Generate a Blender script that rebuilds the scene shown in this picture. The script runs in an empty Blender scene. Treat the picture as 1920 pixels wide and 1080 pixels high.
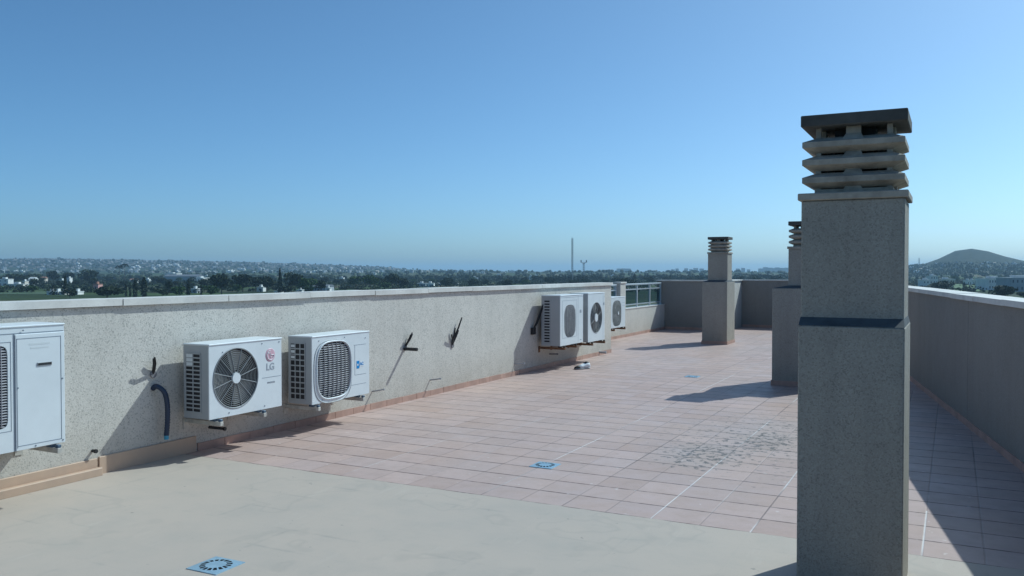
import bpy, math, random
from mathutils import Vector
R = math.radians
rnd = random.Random(7)
sc = bpy.context.scene
C = sc.collection

# ------------------------------------------------------------------ camera
EYE = 1.6
YAW = math.atan(827/1600); PITCH = math.atan(32/1600)
cam = bpy.data.cameras.new('camera'); cam.lens = 30.0; cam.sensor_width = 36.0
cam.clip_start = 0.05; cam.clip_end = 60000
co = bpy.data.objects.new('camera', cam); C.objects.link(co)
co.location = (0, 0, EYE); co.rotation_euler = (math.pi/2-PITCH, 0, YAW)
sc.camera = co

# ------------------------------------------------------------------ light
SUN = Vector((0.49, 0.93, 1.0)).normalized()
EL = math.asin(SUN.z); AZ = math.atan2(SUN.x, SUN.y)
w = bpy.data.worlds.new('World'); sc.world = w; w.use_nodes = True
nt = w.node_tree; nt.nodes.clear()
sky = nt.nodes.new('ShaderNodeTexSky'); sky.sky_type = 'NISHITA'; sky.sun_disc = False
sky.sun_elevation = EL; sky.sun_rotation = AZ; sky.altitude = 0
sky.air_density = 0.6; sky.dust_density = 1.2; sky.ozone_density = 4.0
bg = nt.nodes.new('ShaderNodeBackground'); bg.inputs[1].default_value = 0.125
wo = nt.nodes.new('ShaderNodeOutputWorld')
nt.links.new(sky.outputs[0], bg.inputs[0]); nt.links.new(bg.outputs[0], wo.inputs[0])
sl = bpy.data.lights.new('sun', 'SUN'); sl.energy = 3.9; sl.angle = R(0.5); sl.color = (1.0, 0.90, 0.86)
so = bpy.data.objects.new('sun', sl); C.objects.link(so)
so.rotation_euler = (-SUN).to_track_quat('-Z', 'Y').to_euler()
vs = sc.view_settings
vs.view_transform = 'Standard'; vs.look = 'None'; vs.gamma = 1; vs.exposure = 0.0; vs.use_curve_mapping = False
vs.use_white_balance = True; vs.white_balance_temperature = 5320; vs.white_balance_tint = -13

# ------------------------------------------------------------------ helpers
def tag(o, label=None, cat=None, group=None, kind=None):
    if label: o['label'] = label
    if cat: o['category'] = cat
    if group: o['group'] = group
    if kind: o['kind'] = kind
    return o
def empty(name, loc=(0,0,0), rz=0, label=None, cat=None, group=None):
    o = bpy.data.objects.new(name, None); C.objects.link(o); o.empty_display_size = 0.1
    o.location = loc; o.rotation_euler = (0,0,rz)
    return tag(o, label, cat, group)
class MB:
    def __init__(s): s.v=[]; s.f=[]; s.sm=[]
    def add(s, vs, fs, smooth=False):
        b=len(s.v); s.v += [tuple(p) for p in vs]
        s.f += [tuple(b+i for i in f) for f in fs]; s.sm += [smooth]*len(fs); return s
    def box(s, x0,x1,y0,y1,z0,z1, bev=0.0):
        if bev<=0:
            P=[(x0,y0,z0),(x1,y0,z0),(x1,y1,z0),(x0,y1,z0),(x0,y0,z1),(x1,y0,z1),(x1,y1,z1),(x0,y1,z1)]
            return s.add(P,[(0,3,2,1),(4,5,6,7),(0,1,5,4),(1,2,6,5),(2,3,7,6),(3,0,4,7)])
        import itertools
        b=bev; X=(x0,x1);Y=(y0,y1);Z=(z0,z1)
        idx={};P=[]
        for i,j,k in itertools.product((0,1),repeat=3):
            sx=1 if i==0 else -1; sy=1 if j==0 else -1; sz=1 if k==0 else -1
            for a,p in enumerate([(X[i],Y[j]+sy*b,Z[k]+sz*b),(X[i]+sx*b,Y[j],Z[k]+sz*b),(X[i]+sx*b,Y[j]+sy*b,Z[k])]):
                idx[(i,j,k,a)]=len(P);P.append(p)
        g=lambda i,j,k,a: idx[(i,j,k,a)]
        F=[]
        for i in (0,1): F.append((g(i,0,0,0),g(i,1,0,0),g(i,1,1,0),g(i,0,1,0)))
        for j in (0,1): F.append((g(0,j,0,1),g(1,j,0,1),g(1,j,1,1),g(0,j,1,1)))
        for k in (0,1): F.append((g(0,0,k,2),g(1,0,k,2),g(1,1,k,2),g(0,1,k,2)))
        for j in (0,1):
            for k in (0,1): F.append((g(0,j,k,1),g(1,j,k,1),g(1,j,k,2),g(0,j,k,2)))
        for i in (0,1):
            for k in (0,1): F.append((g(i,0,k,0),g(i,1,k,0),g(i,1,k,2),g(i,0,k,2)))
        for i in (0,1):
            for j in (0,1): F.append((g(i,j,0,0),g(i,j,1,0),g(i,j,1,1),g(i,j,0,1)))
        for i,j,k in itertools.product((0,1),repeat=3): F.append((g(i,j,k,0),g(i,j,k,1),g(i,j,k,2)))
        # orient outward
        cx,cy,cz=(x0+x1)/2,(y0+y1)/2,(z0+z1)/2; out=[]
        for f in F:
            q=[Vector(P[i]) for i in f]; n=(q[1]-q[0]).cross(q[2]-q[0]); m=sum(q,Vector())/len(q)-Vector((cx,cy,cz))
            out.append(f if n.dot(m)>0 else f[::-1])
        return s.add(P,out)
    def prism(s, poly, z0, z1):
        n=len(poly); a=sum(poly[i][0]*poly[(i+1)%n][1]-poly[(i+1)%n][0]*poly[i][1] for i in range(n))
        if a<0: poly=poly[::-1]
        P=[(x,y,z0) for x,y in poly]+[(x,y,z1) for x,y in poly]
        F=[tuple(range(n))[::-1],tuple(range(n,2*n))]+[(i,(i+1)%n,n+(i+1)%n,n+i) for i in range(n)]
        return s.add(P,F)
    def tube(s, pts, r, n=8, caps=True):
        pts=[Vector(p) for p in pts]; rr=r if isinstance(r,(list,tuple)) else [r]*len(pts)
        P=[];F=[]; ref=None
        for i,p in enumerate(pts):
            d=(pts[min(i+1,len(pts)-1)]-pts[max(i-1,0)]).normalized()
            if ref is None: ref=Vector((0,0,1)) if abs(d.z)<0.9 else Vector((1,0,0))
            a=(ref-d*ref.dot(d)).normalized(); ref=a; b=d.cross(a)
            for k in range(n):
                t=2*math.pi*k/n; P.append(p+(a*math.cos(t)+b*math.sin(t))*rr[i])
        for i in range(len(pts)-1):
            for k in range(n):
                F.append((i*n+k,i*n+(k+1)%n,(i+1)*n+(k+1)%n,(i+1)*n+k))
        s.add(P,F,True)
        if caps: 
            m=len(P)-n; s.add(P[:n],[tuple(range(n))[::-1]]); s.add(P[m:],[tuple(range(n))])
        return s
    def build(s, name, mat, parent=None, loc=None):
        me=bpy.data.meshes.new(name); me.from_pydata(s.v,[],s.f); me.update()
        me.polygons.foreach_set('use_smooth', s.sm)
        me.materials.append(mat)
        o=bpy.data.objects.new(name,me); C.objects.link(o)
        if parent: o.parent=parent
        if loc: o.location=loc
        return o

# ------------------------------------------------------------------ materials
class G:
    def __init__(s, name):
        s.m=bpy.data.materials.new(name); s.m.use_nodes=True; s.t=s.m.node_tree; s.t.nodes.clear()
        s.out=s.t.nodes.new('ShaderNodeOutputMaterial'); s.b=s.t.nodes.new('ShaderNodeBsdfPrincipled')
        s.t.links.new(s.b.outputs[0], s.out.inputs[0]); s.tc=s.t.nodes.new('ShaderNodeTexCoord').outputs['Object']
    def L(s,v,inp):
        if isinstance(v,(int,float)): inp.default_value=v
        elif isinstance(v,tuple): inp.default_value=v if len(v)==len(inp.default_value) else (*v,1)
        else: s.t.links.new(v,inp)
    def math(s,op,a,b=0.0,c=0.0,clamp=False):
        n=s.t.nodes.new('ShaderNodeMath'); n.operation=op; n.use_clamp=clamp
        s.L(a,n.inputs[0]); s.L(b,n.inputs[1]); s.L(c,n.inputs[2]); return n.outputs[0]
    def xyz(s,v=None):
        n=s.t.nodes.new('ShaderNodeSeparateXYZ'); s.L(v or s.tc,n.inputs[0]); return n.outputs
    def comb(s,x,y,z=0.0):
        n=s.t.nodes.new('ShaderNodeCombineXYZ'); s.L(x,n.inputs[0]);s.L(y,n.inputs[1]);s.L(z,n.inputs[2]); return n.outputs[0]
    def noise(s,scale,detail=3,rough=.5,v=None):
        n=s.t.nodes.new('ShaderNodeTexNoise'); n.inputs['Scale'].default_value=scale; n.inputs['Detail'].default_value=detail
        n.inputs['Roughness'].default_value=rough; s.L(v or s.tc,n.inputs['Vector']); return n.outputs[0]
    def voro(s,scale,v=None):
        n=s.t.nodes.new('ShaderNodeTexVoronoi'); n.inputs['Scale'].default_value=scale; s.L(v or s.tc,n.inputs['Vector']); return n.outputs
    def wn(s,v):
        n=s.t.nodes.new('ShaderNodeTexWhiteNoise'); s.L(v,n.inputs['Vector']); return n.outputs[0]
    def ramp(s,f,stops):
        n=s.t.nodes.new('ShaderNodeValToRGB'); e=n.color_ramp.elements
        while len(e)<len(stops): e.new(0.5)
        for i,(p,c) in enumerate(stops):
            e[i].position=p; e[i].color=(*c,1) if isinstance(c,tuple) else (c,c,c,1)
        s.L(f,n.inputs[0]); return n.outputs[0]
    def mr(s,v,a,b,c=0.0,d=1.0):
        n=s.t.nodes.new('ShaderNodeMapRange'); s.L(v,n.inputs[0]); 
        for i,x in enumerate((a,b,c,d)): n.inputs[i+1].default_value=x
        return n.outputs[0]
    def mix(s,f,a,b,mode='MIX'):
        n=s.t.nodes.new('ShaderNodeMix'); n.data_type='RGBA'; n.blend_type=mode
        s.L(f,n.inputs[0]); s.L(a,n.inputs[6]); s.L(b,n.inputs[7]); return n.outputs[2]
    def bump(s,h,dist=.01,st=1.0):
        n=s.t.nodes.new('ShaderNodeBump'); n.inputs['Distance'].default_value=dist; n.inputs['Strength'].default_value=st
        s.L(h,n.inputs['Height']); s.t.links.new(n.outputs[0],s.b.inputs['Normal'])
    def fin(s,col,rough=.6,metal=0.0,spec=None):
        s.L(col,s.b.inputs['Base Color']); s.L(rough,s.b.inputs['Roughness']); s.L(metal,s.b.inputs['Metallic'])
        if spec is not None: s.b.inputs['Specular IOR Level'].default_value=spec
        return s.m
def simple(name,col,rough=.5,metal=0.0,var=.12,scale=6,spec=None):
    g=G(name); n=g.noise(scale,5,.6)
    c=g.mix(g.mr(n,.3,.7),tuple(k*(1-var) for k in col),tuple(min(1,k*(1+var)) for k in col))
    return g.fin(c,rough,metal,spec)

def stucco(name, a, b, dark, scale=85, bump=.004, drips=.0, spot=.6, grime=0.0):
    g=G(name); vo=g.voro(scale); cell=g.wn(vo['Position']) 
    fine=g.noise(scale*1.6,2,.6); big=g.noise(1.1,4,.6); mid=g.noise(7,4,.6)
    c=g.mix(g.mr(cell,.1,.9),a,b)
    spots=g.math('MULTIPLY',g.mr(cell,.84,.90),g.mr(mid,.2,.55,.5,1))
    c=g.mix(g.math('MULTIPLY',spots,spot),c,dark)
    c=g.mix(g.math('MULTIPLY',g.mr(big,.35,.72),.22),c,tuple(k*.62 for k in a))
    c=g.mix(g.math('MULTIPLY',g.mr(mid,.5,.8),.12),c,dark)
    if drips:
        x,y,z=g.xyz()[:3]; st=g.noise(1,4,.65,g.comb(g.math('MULTIPLY',x,6.0),g.math('MULTIPLY',y,6.0),g.math('MULTIPLY',z,.35)))
        c=g.mix(g.math('MULTIPLY',g.mr(st,.48,.72),drips),c,tuple(k*.5 for k in a))
    if grime:
        z=g.xyz()[2]; gn=g.noise(2.2,5,.65)
        c=g.mix(g.math('MULTIPLY',g.math('MULTIPLY',g.mr(g.math('ADD',z,g.math('MULTIPLY',gn,.5)),.75,.25),g.mr(gn,.35,.65,.35,1)),grime),c,(.30,.24,.17))
        c=g.mix(g.math('MULTIPLY',g.math('MULTIPLY',g.mr(z,1.0,1.3),g.mr(g.noise(3.4,5,.7),.5,.7)),.22),c,(.22,.21,.19))
    g.bump(g.math('ADD',g.math('MULTIPLY',cell,.6),fine),bump,.9)
    return g.fin(c,.92,0,.2)
M={}
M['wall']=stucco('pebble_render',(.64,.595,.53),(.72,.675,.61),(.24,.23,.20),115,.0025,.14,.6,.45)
M['wall_shade']=stucco('shaded_wall_render',(.29,.265,.235),(.34,.315,.28),(.14,.13,.11),150,.0018,.12,.40,.25)  # darker copy of the pebble render, with the walls' shade in its colour
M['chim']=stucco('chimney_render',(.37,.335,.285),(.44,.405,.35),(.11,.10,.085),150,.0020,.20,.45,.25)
M['precast']=simple('precast_concrete',(.36,.32,.265),.9,0,.30,11)
M['darkslab']=simple('weathered_slab',(.085,.082,.075),.9,0,.3,7)
M['ledge']=simple('dark_mortar',(.085,.09,.095),.8,0,.3,9)  # ledge mortar darker and slightly bluer than the chimney render

def coping_mat():
    g=G('white_stone_coping'); n=g.noise(3,5,.6); m=g.noise(40,3,.6)
    c=g.mix(g.mr(n,.3,.75),(.76,.72,.66),(.54,.51,.47)); c=g.mix(g.math('MULTIPLY',g.mr(m,.55,.75),.25),c,(.35,.33,.3))
    g.bump(m,.001,.5); return g.fin(c,.6)
M['coping']=coping_mat()
M['mortar']=simple('joint_mortar',(.22,.20,.18),.95)

def tile_mat():
    g=G('terracotta_tiles'); x,y,z=g.xyz()[:3]
    sx=g.math('DIVIDE',g.math('ADD',x,1.722),.316); sy=g.math('DIVIDE',g.math('SUBTRACT',y,5.282),.316)
    ix=g.math('FLOOR',sx); iy=g.math('FLOOR',sy)
    lx=g.math('ROUND',sx)
    dx=g.math('MULTIPLY',g.math('ABSOLUTE',g.math('SUBTRACT',sx,lx)),.316)
    ly=g.math('ROUND',sy); dy=g.math('MULTIPLY',g.math('ABSOLUTE',g.math('SUBTRACT',sy,ly)),.316)
    t=g.wn(g.comb(ix,iy)); t2=g.wn(g.comb(iy,ix,3.0))
    big=g.noise(.45,4,.6); mid=g.noise(5,5,.65); fine=g.noise(60,2)
    c=g.mix(t,(.44,.305,.25),(.55,.40,.345))
    c=g.mix(g.math('MULTIPLY',t2,.5),c,(.48,.37,.345))
    c=g.mix(g.math('MULTIPLY',g.mr(big,.35,.7),.5),c,(.47,.39,.36))
    c=g.mix(g.math('MULTIPLY',g.mr(mid,.42,.75),.38),c,(.29,.215,.18))
    c=g.mix(g.math('MULTIPLY',g.mr(g.noise(.8,5,.6),.45,.7),.35),c,(.55,.385,.30))
    # cross joints: dark, broken up
    ny=g.noise(1,4,.6,g.comb(g.math('MULTIPLY',x,9.0),g.math('MULTIPLY',ly,5.3)))
    jy=g.math('MULTIPLY',g.mr(dy,.012,.005),g.mr(ny,.34,.54,.38,.95))
    # long joints: chalky white in places, thin and dark elsewhere
    nx=g.noise(1,3,.5,g.comb(g.math('MULTIPLY',lx,3.7),g.math('MULTIPLY',y,.55)))
    nf=g.noise(1,3,.5,g.comb(g.math('MULTIPLY',lx,1.7),g.math('MULTIPLY',y,6.0)))
    forced=g.math('ADD',g.math('COMPARE',lx,0.0,.2),g.math('ADD',g.math('COMPARE',lx,-4.0,.2),g.math('ADD',g.math('MULTIPLY',g.math('COMPARE',lx,5.0,.2),g.math('LESS_THAN',y,6.3)),g.math('COMPARE',lx,2.0,.2))))
    wh=g.math('MULTIPLY',g.math('ADD',g.mr(nx,.57,.68,0,.55),g.math('MULTIPLY',forced,g.mr(nx,.40,.50)),clamp=True),g.mr(nf,.25,.5,.6,1))
    jw=g.math('MULTIPLY',g.math('MULTIPLY',g.mr(dx,.007,.002),wh),.72)
    jd=g.math('MULTIPLY',g.mr(dx,.008,.003),g.mr(nx,.52,.34,.25,.9))
    c=g.mix(g.math('MULTIPLY',jd,.8),c,(.10,.075,.065))
    c=g.mix(g.math('MULTIPLY',jy,.92),c,(.075,.05,.042))
    c=g.mix(jw,c,(.82,.78,.75))
    # dried dirt and lichen patches
    def patch(cx,cy,rx,ry):
        a=g.math('DIVIDE',g.math('SUBTRACT',x,cx),rx); b=g.math('DIVIDE',g.math('SUBTRACT',y,cy),ry)
        d=g.math('SQRT',g.math('ADD',g.math('MULTIPLY',a,a),g.math('MULTIPLY',b,b)))
        return g.mr(d,1.0,.25)
    p=g.math('MAXIMUM',patch(-1.9,7.35,.60,.95),g.math('MAXIMUM',patch(-1.55,8.2,.55,.9),g.math('MULTIPLY',patch(-1.5,8.4,1.7,2.6),.50)))
    sp=g.noise(15,2.5,.5); sp2=g.noise(38,2)
    st=g.math('MULTIPLY',g.mr(g.math('ADD',sp,g.math('MULTIPLY',p,.15)),.64,.69),g.math('MULTIPLY',g.mr(p,.12,.5),g.mr(sp2,.35,.52)))
    c=g.mix(g.math('MULTIPLY',g.mr(p,.1,.8),.22),c,(.30,.30,.27)); c=g.mix(g.math('MULTIPLY',st,.9),c,(.11,.10,.09))
    # scattered chips everywhere
    ch=g.math('MULTIPLY',g.mr(g.noise(6.5,3,.7),.69,.73),.55)
    c=g.mix(ch,c,(.14,.11,.10))
    lit=g.math('MULTIPLY',g.mr(g.noise(14,2),.70,.74),.35); c=g.mix(lit,c,(.75,.70,.66))
    h=g.math('SUBTRACT',g.math('MULTIPLY',mid,.12),g.math('MAXIMUM',g.mr(dx,.008,.003),g.mr(dy,.009,.0035)))
    g.bump(g.math('ADD',h,g.math('MULTIPLY',t,.25)),.002,.6)
    return g.fin(c,g.mr(mid,.3,.7,.42,.62),0,.32)
M['tile']=tile_mat()
def membrane_mat():
    g=G('beige_roof_coating'); x,y,z=g.xyz()[:3]
    sx=g.math('DIVIDE',g.math('ADD',x,1.722),.632); sy=g.math('DIVIDE',g.math('SUBTRACT',y,5.282),.316)
    dx=g.math('MULTIPLY',g.math('ABSOLUTE',g.math('SUBTRACT',sx,g.math('ROUND',sx))),.632)
    dy=g.math('MULTIPLY',g.math('ABSOLUTE',g.math('SUBTRACT',sy,g.math('ROUND',sy))),.316)
    big=g.noise(.7,4,.55); mid=g.noise(3.2,5,.6); fine=g.noise(120,2); sm=g.noise(1.6,4,.65)
    c=g.mix(g.mr(big,.3,.7),(.50,.415,.34),(.45,.385,.325))
    c=g.mix(g.math('MULTIPLY',g.mr(mid,.45,.75),.30),c,(.34,.315,.275))
    j=g.math('MAXIMUM',g.mr(dx,.022,.0),g.mr(dy,.020,.0))
    c=g.mix(g.math('MULTIPLY',g.math('MULTIPLY',j,g.mr(sm,.54,.70)),.34),c,(.20,.19,.18))
    jl=g.math('MULTIPLY',g.math('MAXIMUM',g.mr(dx,.01,.0),g.mr(dy,.01,.0)),  .04); c=g.mix(jl,c,(.24,.22,.20))
    sp=g.math('MULTIPLY',g.mr(g.noise(9,3,.7),.69,.74),.55); c=g.mix(sp,c,(.18,.16,.14))
    gr=g.math('MULTIPLY',g.mr(g.noise(55,4,.8),.62,.72),.30); c=g.mix(gr,c,(.24,.21,.18))
    sc_=g.noise(1,5,.7,g.comb(g.math('MULTIPLY',x,9.0),g.math('MULTIPLY',y,1.3))); c=g.mix(g.math('MULTIPLY',g.mr(sc_,.60,.72),.22),c,(.60,.54,.46))
    pd=g.noise(1.3,3,.5); rim=g.math('MULTIPLY',g.mr(g.math('ABSOLUTE',g.math('SUBTRACT',pd,.58)),.02,.0),.16); c=g.mix(rim,c,(.26,.24,.21))
    g.bump(g.math('ADD',g.math('MULTIPLY',mid,2.0),g.math('SUBTRACT',g.math('MULTIPLY',fine,.3),g.math('MULTIPLY',g.math('MULTIPLY',j,g.mr(sm,.50,.66)),.5))),.0015,.7)
    return g.fin(c,.62,0,.4)
M['membrane']=membrane_mat()
def skirt_coat():
    g=G('beige_upstand'); mid=g.noise(5,5,.6); c=g.mix(g.mr(mid,.3,.7),(.54,.385,.27),(.46,.335,.245)); g.bump(mid,.004,.6); return g.fin(c,.6)
M['upstand']=skirt_coat()
M['skirt']=simple('terracotta_skirting',(.43,.275,.215),.5,0,.22,4)
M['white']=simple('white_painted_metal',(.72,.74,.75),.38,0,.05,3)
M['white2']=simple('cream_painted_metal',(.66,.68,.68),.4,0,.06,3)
M['sideshade_trim']=simple('shaded_side_and_trim_metal',(.40,.41,.42),.45,0,.06,4)  # white casing sides toned down to grey to carry their shade; also trim
M['grille']=simple('pale_grille_wire',(.36,.35,.37),.4,0,.08,9)
M['ggrille']=simple('grey_grille_wire',(.27,.28,.29),.5,0,.15,9)
M['dark']=simple('dark_cavity',(.02,.021,.024),.7,0,.3,12)
M['fins']=simple('condenser_fins',(.022,.02,.02),.5,.3,.3,30)
M['blade']=simple('fan_blade_plastic',(.11,.105,.11),.4,0,.1,10)
M['blade2']=simple('fan_blade_grey_plastic',(.26,.25,.23),.4,0,.1,10)
M['rubber']=simple('black_rubber',(.018,.018,.02),.6,0,.2,10)
M['bluerub']=simple('blue_grey_rubber',(.07,.11,.17),.5,0,.2,10)
M['rust']=simple('rusty_steel',(.17,.09,.05),.85,0,.5,14)
M['bracket']=simple('galvanised_bracket',(.50,.47,.42),.55,.1,.25,16)
M['logored']=simple('faded_logo_pink',(.62,.40,.46),.45,0,.06,9)
M['logogrey']=simple('logo_grey',(.36,.38,.42),.45,0,.06,9)
M['logoblue']=simple('logo_blue',(.03,.25,.62),.4,0,.06,9)
M['seam']=simple('seam_shadow_grey',(.22,.25,.30),.6,0,.05,9)
M['hose']=simple('corrugated_blue_hose',(.02,.035,.075),.45,0,.2,20)
M['hosecut']=simple('pale_blue_pipe_end',(.10,.34,.50),.5,0,.1,20)
M['steel']=simple('galvanised_drain_steel',(.38,.52,.62),.35,.35,.12,12)
M['mast']=simple('weathered_mast_steel',(.16,.18,.20),.5,.1,.1,1)
M['alu']=simple('grey_aluminium',(.50,.53,.56),.4,.3,.08,8)
M['pipe']=simple('grey_drain_pipe',(.20,.19,.20),.6,0,.2,14)
M['pvc']=simple('weathered_pvc',(.34,.34,.36),.6,0,.2,14)
M['shoe']=simple('white_shoe_fabric',(.82,.84,.86),.7,0,.1,25)

# ------------------------------------------------------------------ the terrace floor
WX=-5.95; SX=-7.04; FY=15.74; BY=22.75; BY2=24.7; RXX=-5.37; TILE_Y=5.282
def rwx(y): return -0.551+(13.811-y)*0.18
m=MB(); rb=random.Random(9); n_=240; xa,xb=WX-.1,rwx(TILE_Y)+.15
edge=[]; q_=0.0
for i in range(n_+1):
    q_=q_*.8+rb.uniform(-.004,.004); edge.append((xa+(xb-xa)*i/n_,TILE_Y-.010+q_))
P=[(WX-.1,-3),(rwx(-3)+.15,-3)]+edge[::-1]
m.add([(x,y,0.004) for x,y in P],[tuple(range(len(P)))]); o=m.build('coated_roof_floor',M['membrane']); tag(o,kind='structure')
m=MB(); P=[(WX-.1,TILE_Y-.05),(rwx(TILE_Y-.05)+.15,TILE_Y-.05),(rwx(BY2)+.15,BY2+.1),(RXX-.1,BY2+.1),(RXX-.1,BY+.1),(SX-.1,BY+.1),(SX-.1,FY-.1),(WX-.1,FY-.1)]
m.add([(x,y,0.0) for x,y in P],[tuple(range(8))]); o=m.build('tiled_roof_floor',M['tile']); tag(o,kind='structure')
m=MB(); m.prism([(WX-.24,-3.3),(rwx(-3)+.3,-3.3),(rwx(BY2)+.3,BY2+.25),(SX-.24,BY2+.25),(SX-.24,FY-.24),(WX-.24,FY-.24)],-14.2,-.02)
o=m.build('building_body',M['wall_shade']); tag(o,'pale rendered apartment block under the roof terrace','building')

def slabs(mb, p0, p1, off_in, off_out, z0, z1, start, step, gap=.008, seed=1):
    """coping stones along p0->p1 ; inside offset and outside offset measured to the left/right of the run"""
    rr=random.Random(seed); p0=Vector(p0);p1=Vector(p1); L=(p1-p0).length; d=(p1-p0)/L; n=Vector((d.y,-d.x))
    t=start
    while t<L:
        a=max(t,0)+gap/2; b=min(t+step,L)-gap/2
        if b>a+.02:
            j=rr.uniform(-.0025,.0025); k=rr.uniform(-.003,.003)
            q=[p0+d*a+n*(off_in+k),p0+d*b+n*(off_in+k),p0+d*b-n*off_out,p0+d*a-n*off_out]
            mb.prism([(v.x,v.y) for v in q],z0+j,z1+j)
        t+=step
    return mb
# left parapet (n points to +X for a run in +Y)
lw=empty('parapet_wall',(WX,6,0),0,'long pebble-rendered parapet wall on the left, carrying the air conditioners under a white stone coping','parapet wall')
def loc(o,p): # children are written in world coordinates
    o.location=tuple(-c for c in p.location); return o
def part(mb,name,mat,par):
    o=mb.build(name,mat,par); o.matrix_parent_inverse=__import__('mathutils').Matrix.Translation(-Vector(par.location)); return o
m=MB().box(WX-.22,WX,-3,FY,-.02,1.318); part(m,'wall_body',M['wall'],lw)
m=slabs(MB(),(WX,-3),(WX,FY+.03),.032,.26,1.321,1.376,-3+(4.65+3+3)%1.124-.0-0.0,1.124); 
part(m,'coping',M['coping'],lw)
m=MB().box(WX-.19,WX+.008,-3,FY+.01,1.3185,1.3205).box(WX-.2,WX+.01,-2.98,FY,1.325,1.362); part(m,'mortar_bed',M['mortar'],lw)
# coated upstand near the camera: two steps, then tiles
m=MB().box(WX+.0005,WX+.016,-3,4.42,.0,.135,.004).box(WX+.0165,WX+.065,-3,4.43,.0,.066,.006).box(WX+.0005,WX+.018,4.432,5.40,.0,.142,.004)
part(m,'coated_upstand',M['upstand'],lw)
def skirt_run(p0,p1,h=.07,th=.012,step=.316,seed=3):
    m=MB(); rr=random.Random(seed); p0=Vector(p0);p1=Vector(p1);L=(p1-p0).length;d=(p1-p0)/L;n=Vector((d.y,-d.x)); t=0
    while t<L:
        a=t+.003;b=min(t+step-.003,L); k=th+rr.uniform(-.001,.001)
        q=[p0+d*a+n*k,p0+d*b+n*k,p0+d*b+n*.0005,p0+d*a+n*.0005]; m.prism([(v.x,v.y) for v in q],.0,h+rr.uniform(-.002,.002)); t+=step
    return m
part(skirt_run((WX,5.42),(WX,FY)),'tile_skirting',M['skirt'],lw)
# set-back low wall with pillar and balustrade
sw=empty('low_parapet_wall',(SX,19,0),0,'low rendered wall set back beyond the left parapet, below the glass balustrade','parapet wall')
part(MB().box(SX-.22,SX,FY-.22,BY,-.02,.668),'wall_body',M['wall'],sw)
part(MB().box(SX-.24,SX+.012,FY-.24,BY-.001,.669,.69),'coping',M['coping'],sw)
part(MB().box(SX-.001+.0,WX-.221,FY-.22,FY-.001,-.02,1.30),'return_wall',M['wall'],sw)
part(skirt_run((SX,FY),(SX,BY)),'tile_skirting',M['skirt'],sw)
pl=empty('pillar',(SX-.1,19.42,.69),0,'short square rendered pillar with white cap on the low wall, behind the last air conditioner','pillar')
part(MB().box(SX-.19,SX+.004,19.24,19.61,.6905,1.30,.004),'shaft',M['wall'],pl)
part(MB().box(SX-.21,SX+.024,19.22,19.63,1.3005,1.335,.004),'cap',M['coping'],pl)
def glass_mat():
    g=G('tinted_glass'); g.t.nodes.remove(g.b)
    t=g.t.nodes.new('ShaderNodeBsdfTransparent'); t.inputs[0].default_value=(.62,.72,.76,1)
    gl=g.t.nodes.new('ShaderNodeBsdfGlossy'); gl.inputs['Roughness'].default_value=.03; gl.inputs[0].default_value=(.9,.95,1,1)
    mx=g.t.nodes.new('ShaderNodeMixShader'); mx.inputs[0].default_value=.10
    g.t.links.new(t.outputs[0],mx.inputs[1]);g.t.links.new(gl.outputs[0],mx.inputs[2]);g.t.links.new(mx.outputs[0],g.out.inputs[0]); return g.m
M['glass']=glass_mat()
def balustrade(y0,y1,posts,label):
    b=empty('glass_balustrade',(SX-.1,y0,.69),0,label,'balustrade','glass balustrade sections on the low wall')
    part(MB().box(SX-.115,SX-.065,y0,y1,1.245,1.285,.004),'top_rail',M['alu'],b)
    for z in (1.125,.75): part(MB().box(SX-.105,SX-.075,y0,y1,z,z+.028),'rail',M['alu'],b)
    for p in posts: part(MB().box(SX-.108,SX-.072,p-.03,p+.03,.69,1.246,.003),'post',M['alu'],b)
    pp=sorted(posts)
    for a,c in zip(pp[:-1],pp[1:]): part(MB().box(SX-.094,SX-.086,a+.035,c-.035,.779,1.124),'glass_pane',M['glass'],b)
balustrade(19.65,22.70,[19.69,20.69,21.71,22.66],'grey metal balustrade with three glass panes between the pillar and the far corner')
balustrade(15.75,19.2,[15.79,16.9,18.0,19.16],'grey metal balustrade with glass behind the last air conditioner, left of the pillar')
# back walls
bw=empty('back_parapet_wall',(SX,BY,0),0,'shaded back parapet wall at the far end, left of the lit return','parapet wall')
part(MB().box(SX-.22,RXX,BY,BY+.22,-.02,1.32),'wall_body',M['wall_shade'],bw)
part(MB().box(RXX-.22,RXX-.0005,BY+.2205,BY2+.2,-.02,1.32),'return_wall',M['wall'],bw)
part(MB().box(SX-.24,RXX+.03,BY-.03,BY+.25,1.3205,1.352,.003).box(RXX-.25,RXX+.03,BY+.2505,BY2-.031,1.3205,1.352,.003),'coping',M['coping'],bw)
part(MB().box(SX+.02,RXX,BY-.013,BY-.0005,0,.072),'tile_skirting',M['skirt'],bw)
b2=empty('back_parapet_wall',(RXX,BY2,0),0,'shaded back parapet wall at the far end, right of the lit return and behind the chimneys','parapet wall')
part(MB().box(RXX,rwx(BY2)+.2,BY2,BY2+.22,-.02,1.32),'wall_body',M['wall_shade'],b2)
part(MB().box(RXX-.25,rwx(BY2)+.2,BY2-.03,BY2+.25,1.3205,1.352,.003),'coping',M['coping'],b2)
part(MB().box(RXX+.02,rwx(BY2),BY2-.013,BY2-.0005,0,.072),'tile_skirting',M['skirt'],b2)
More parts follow.
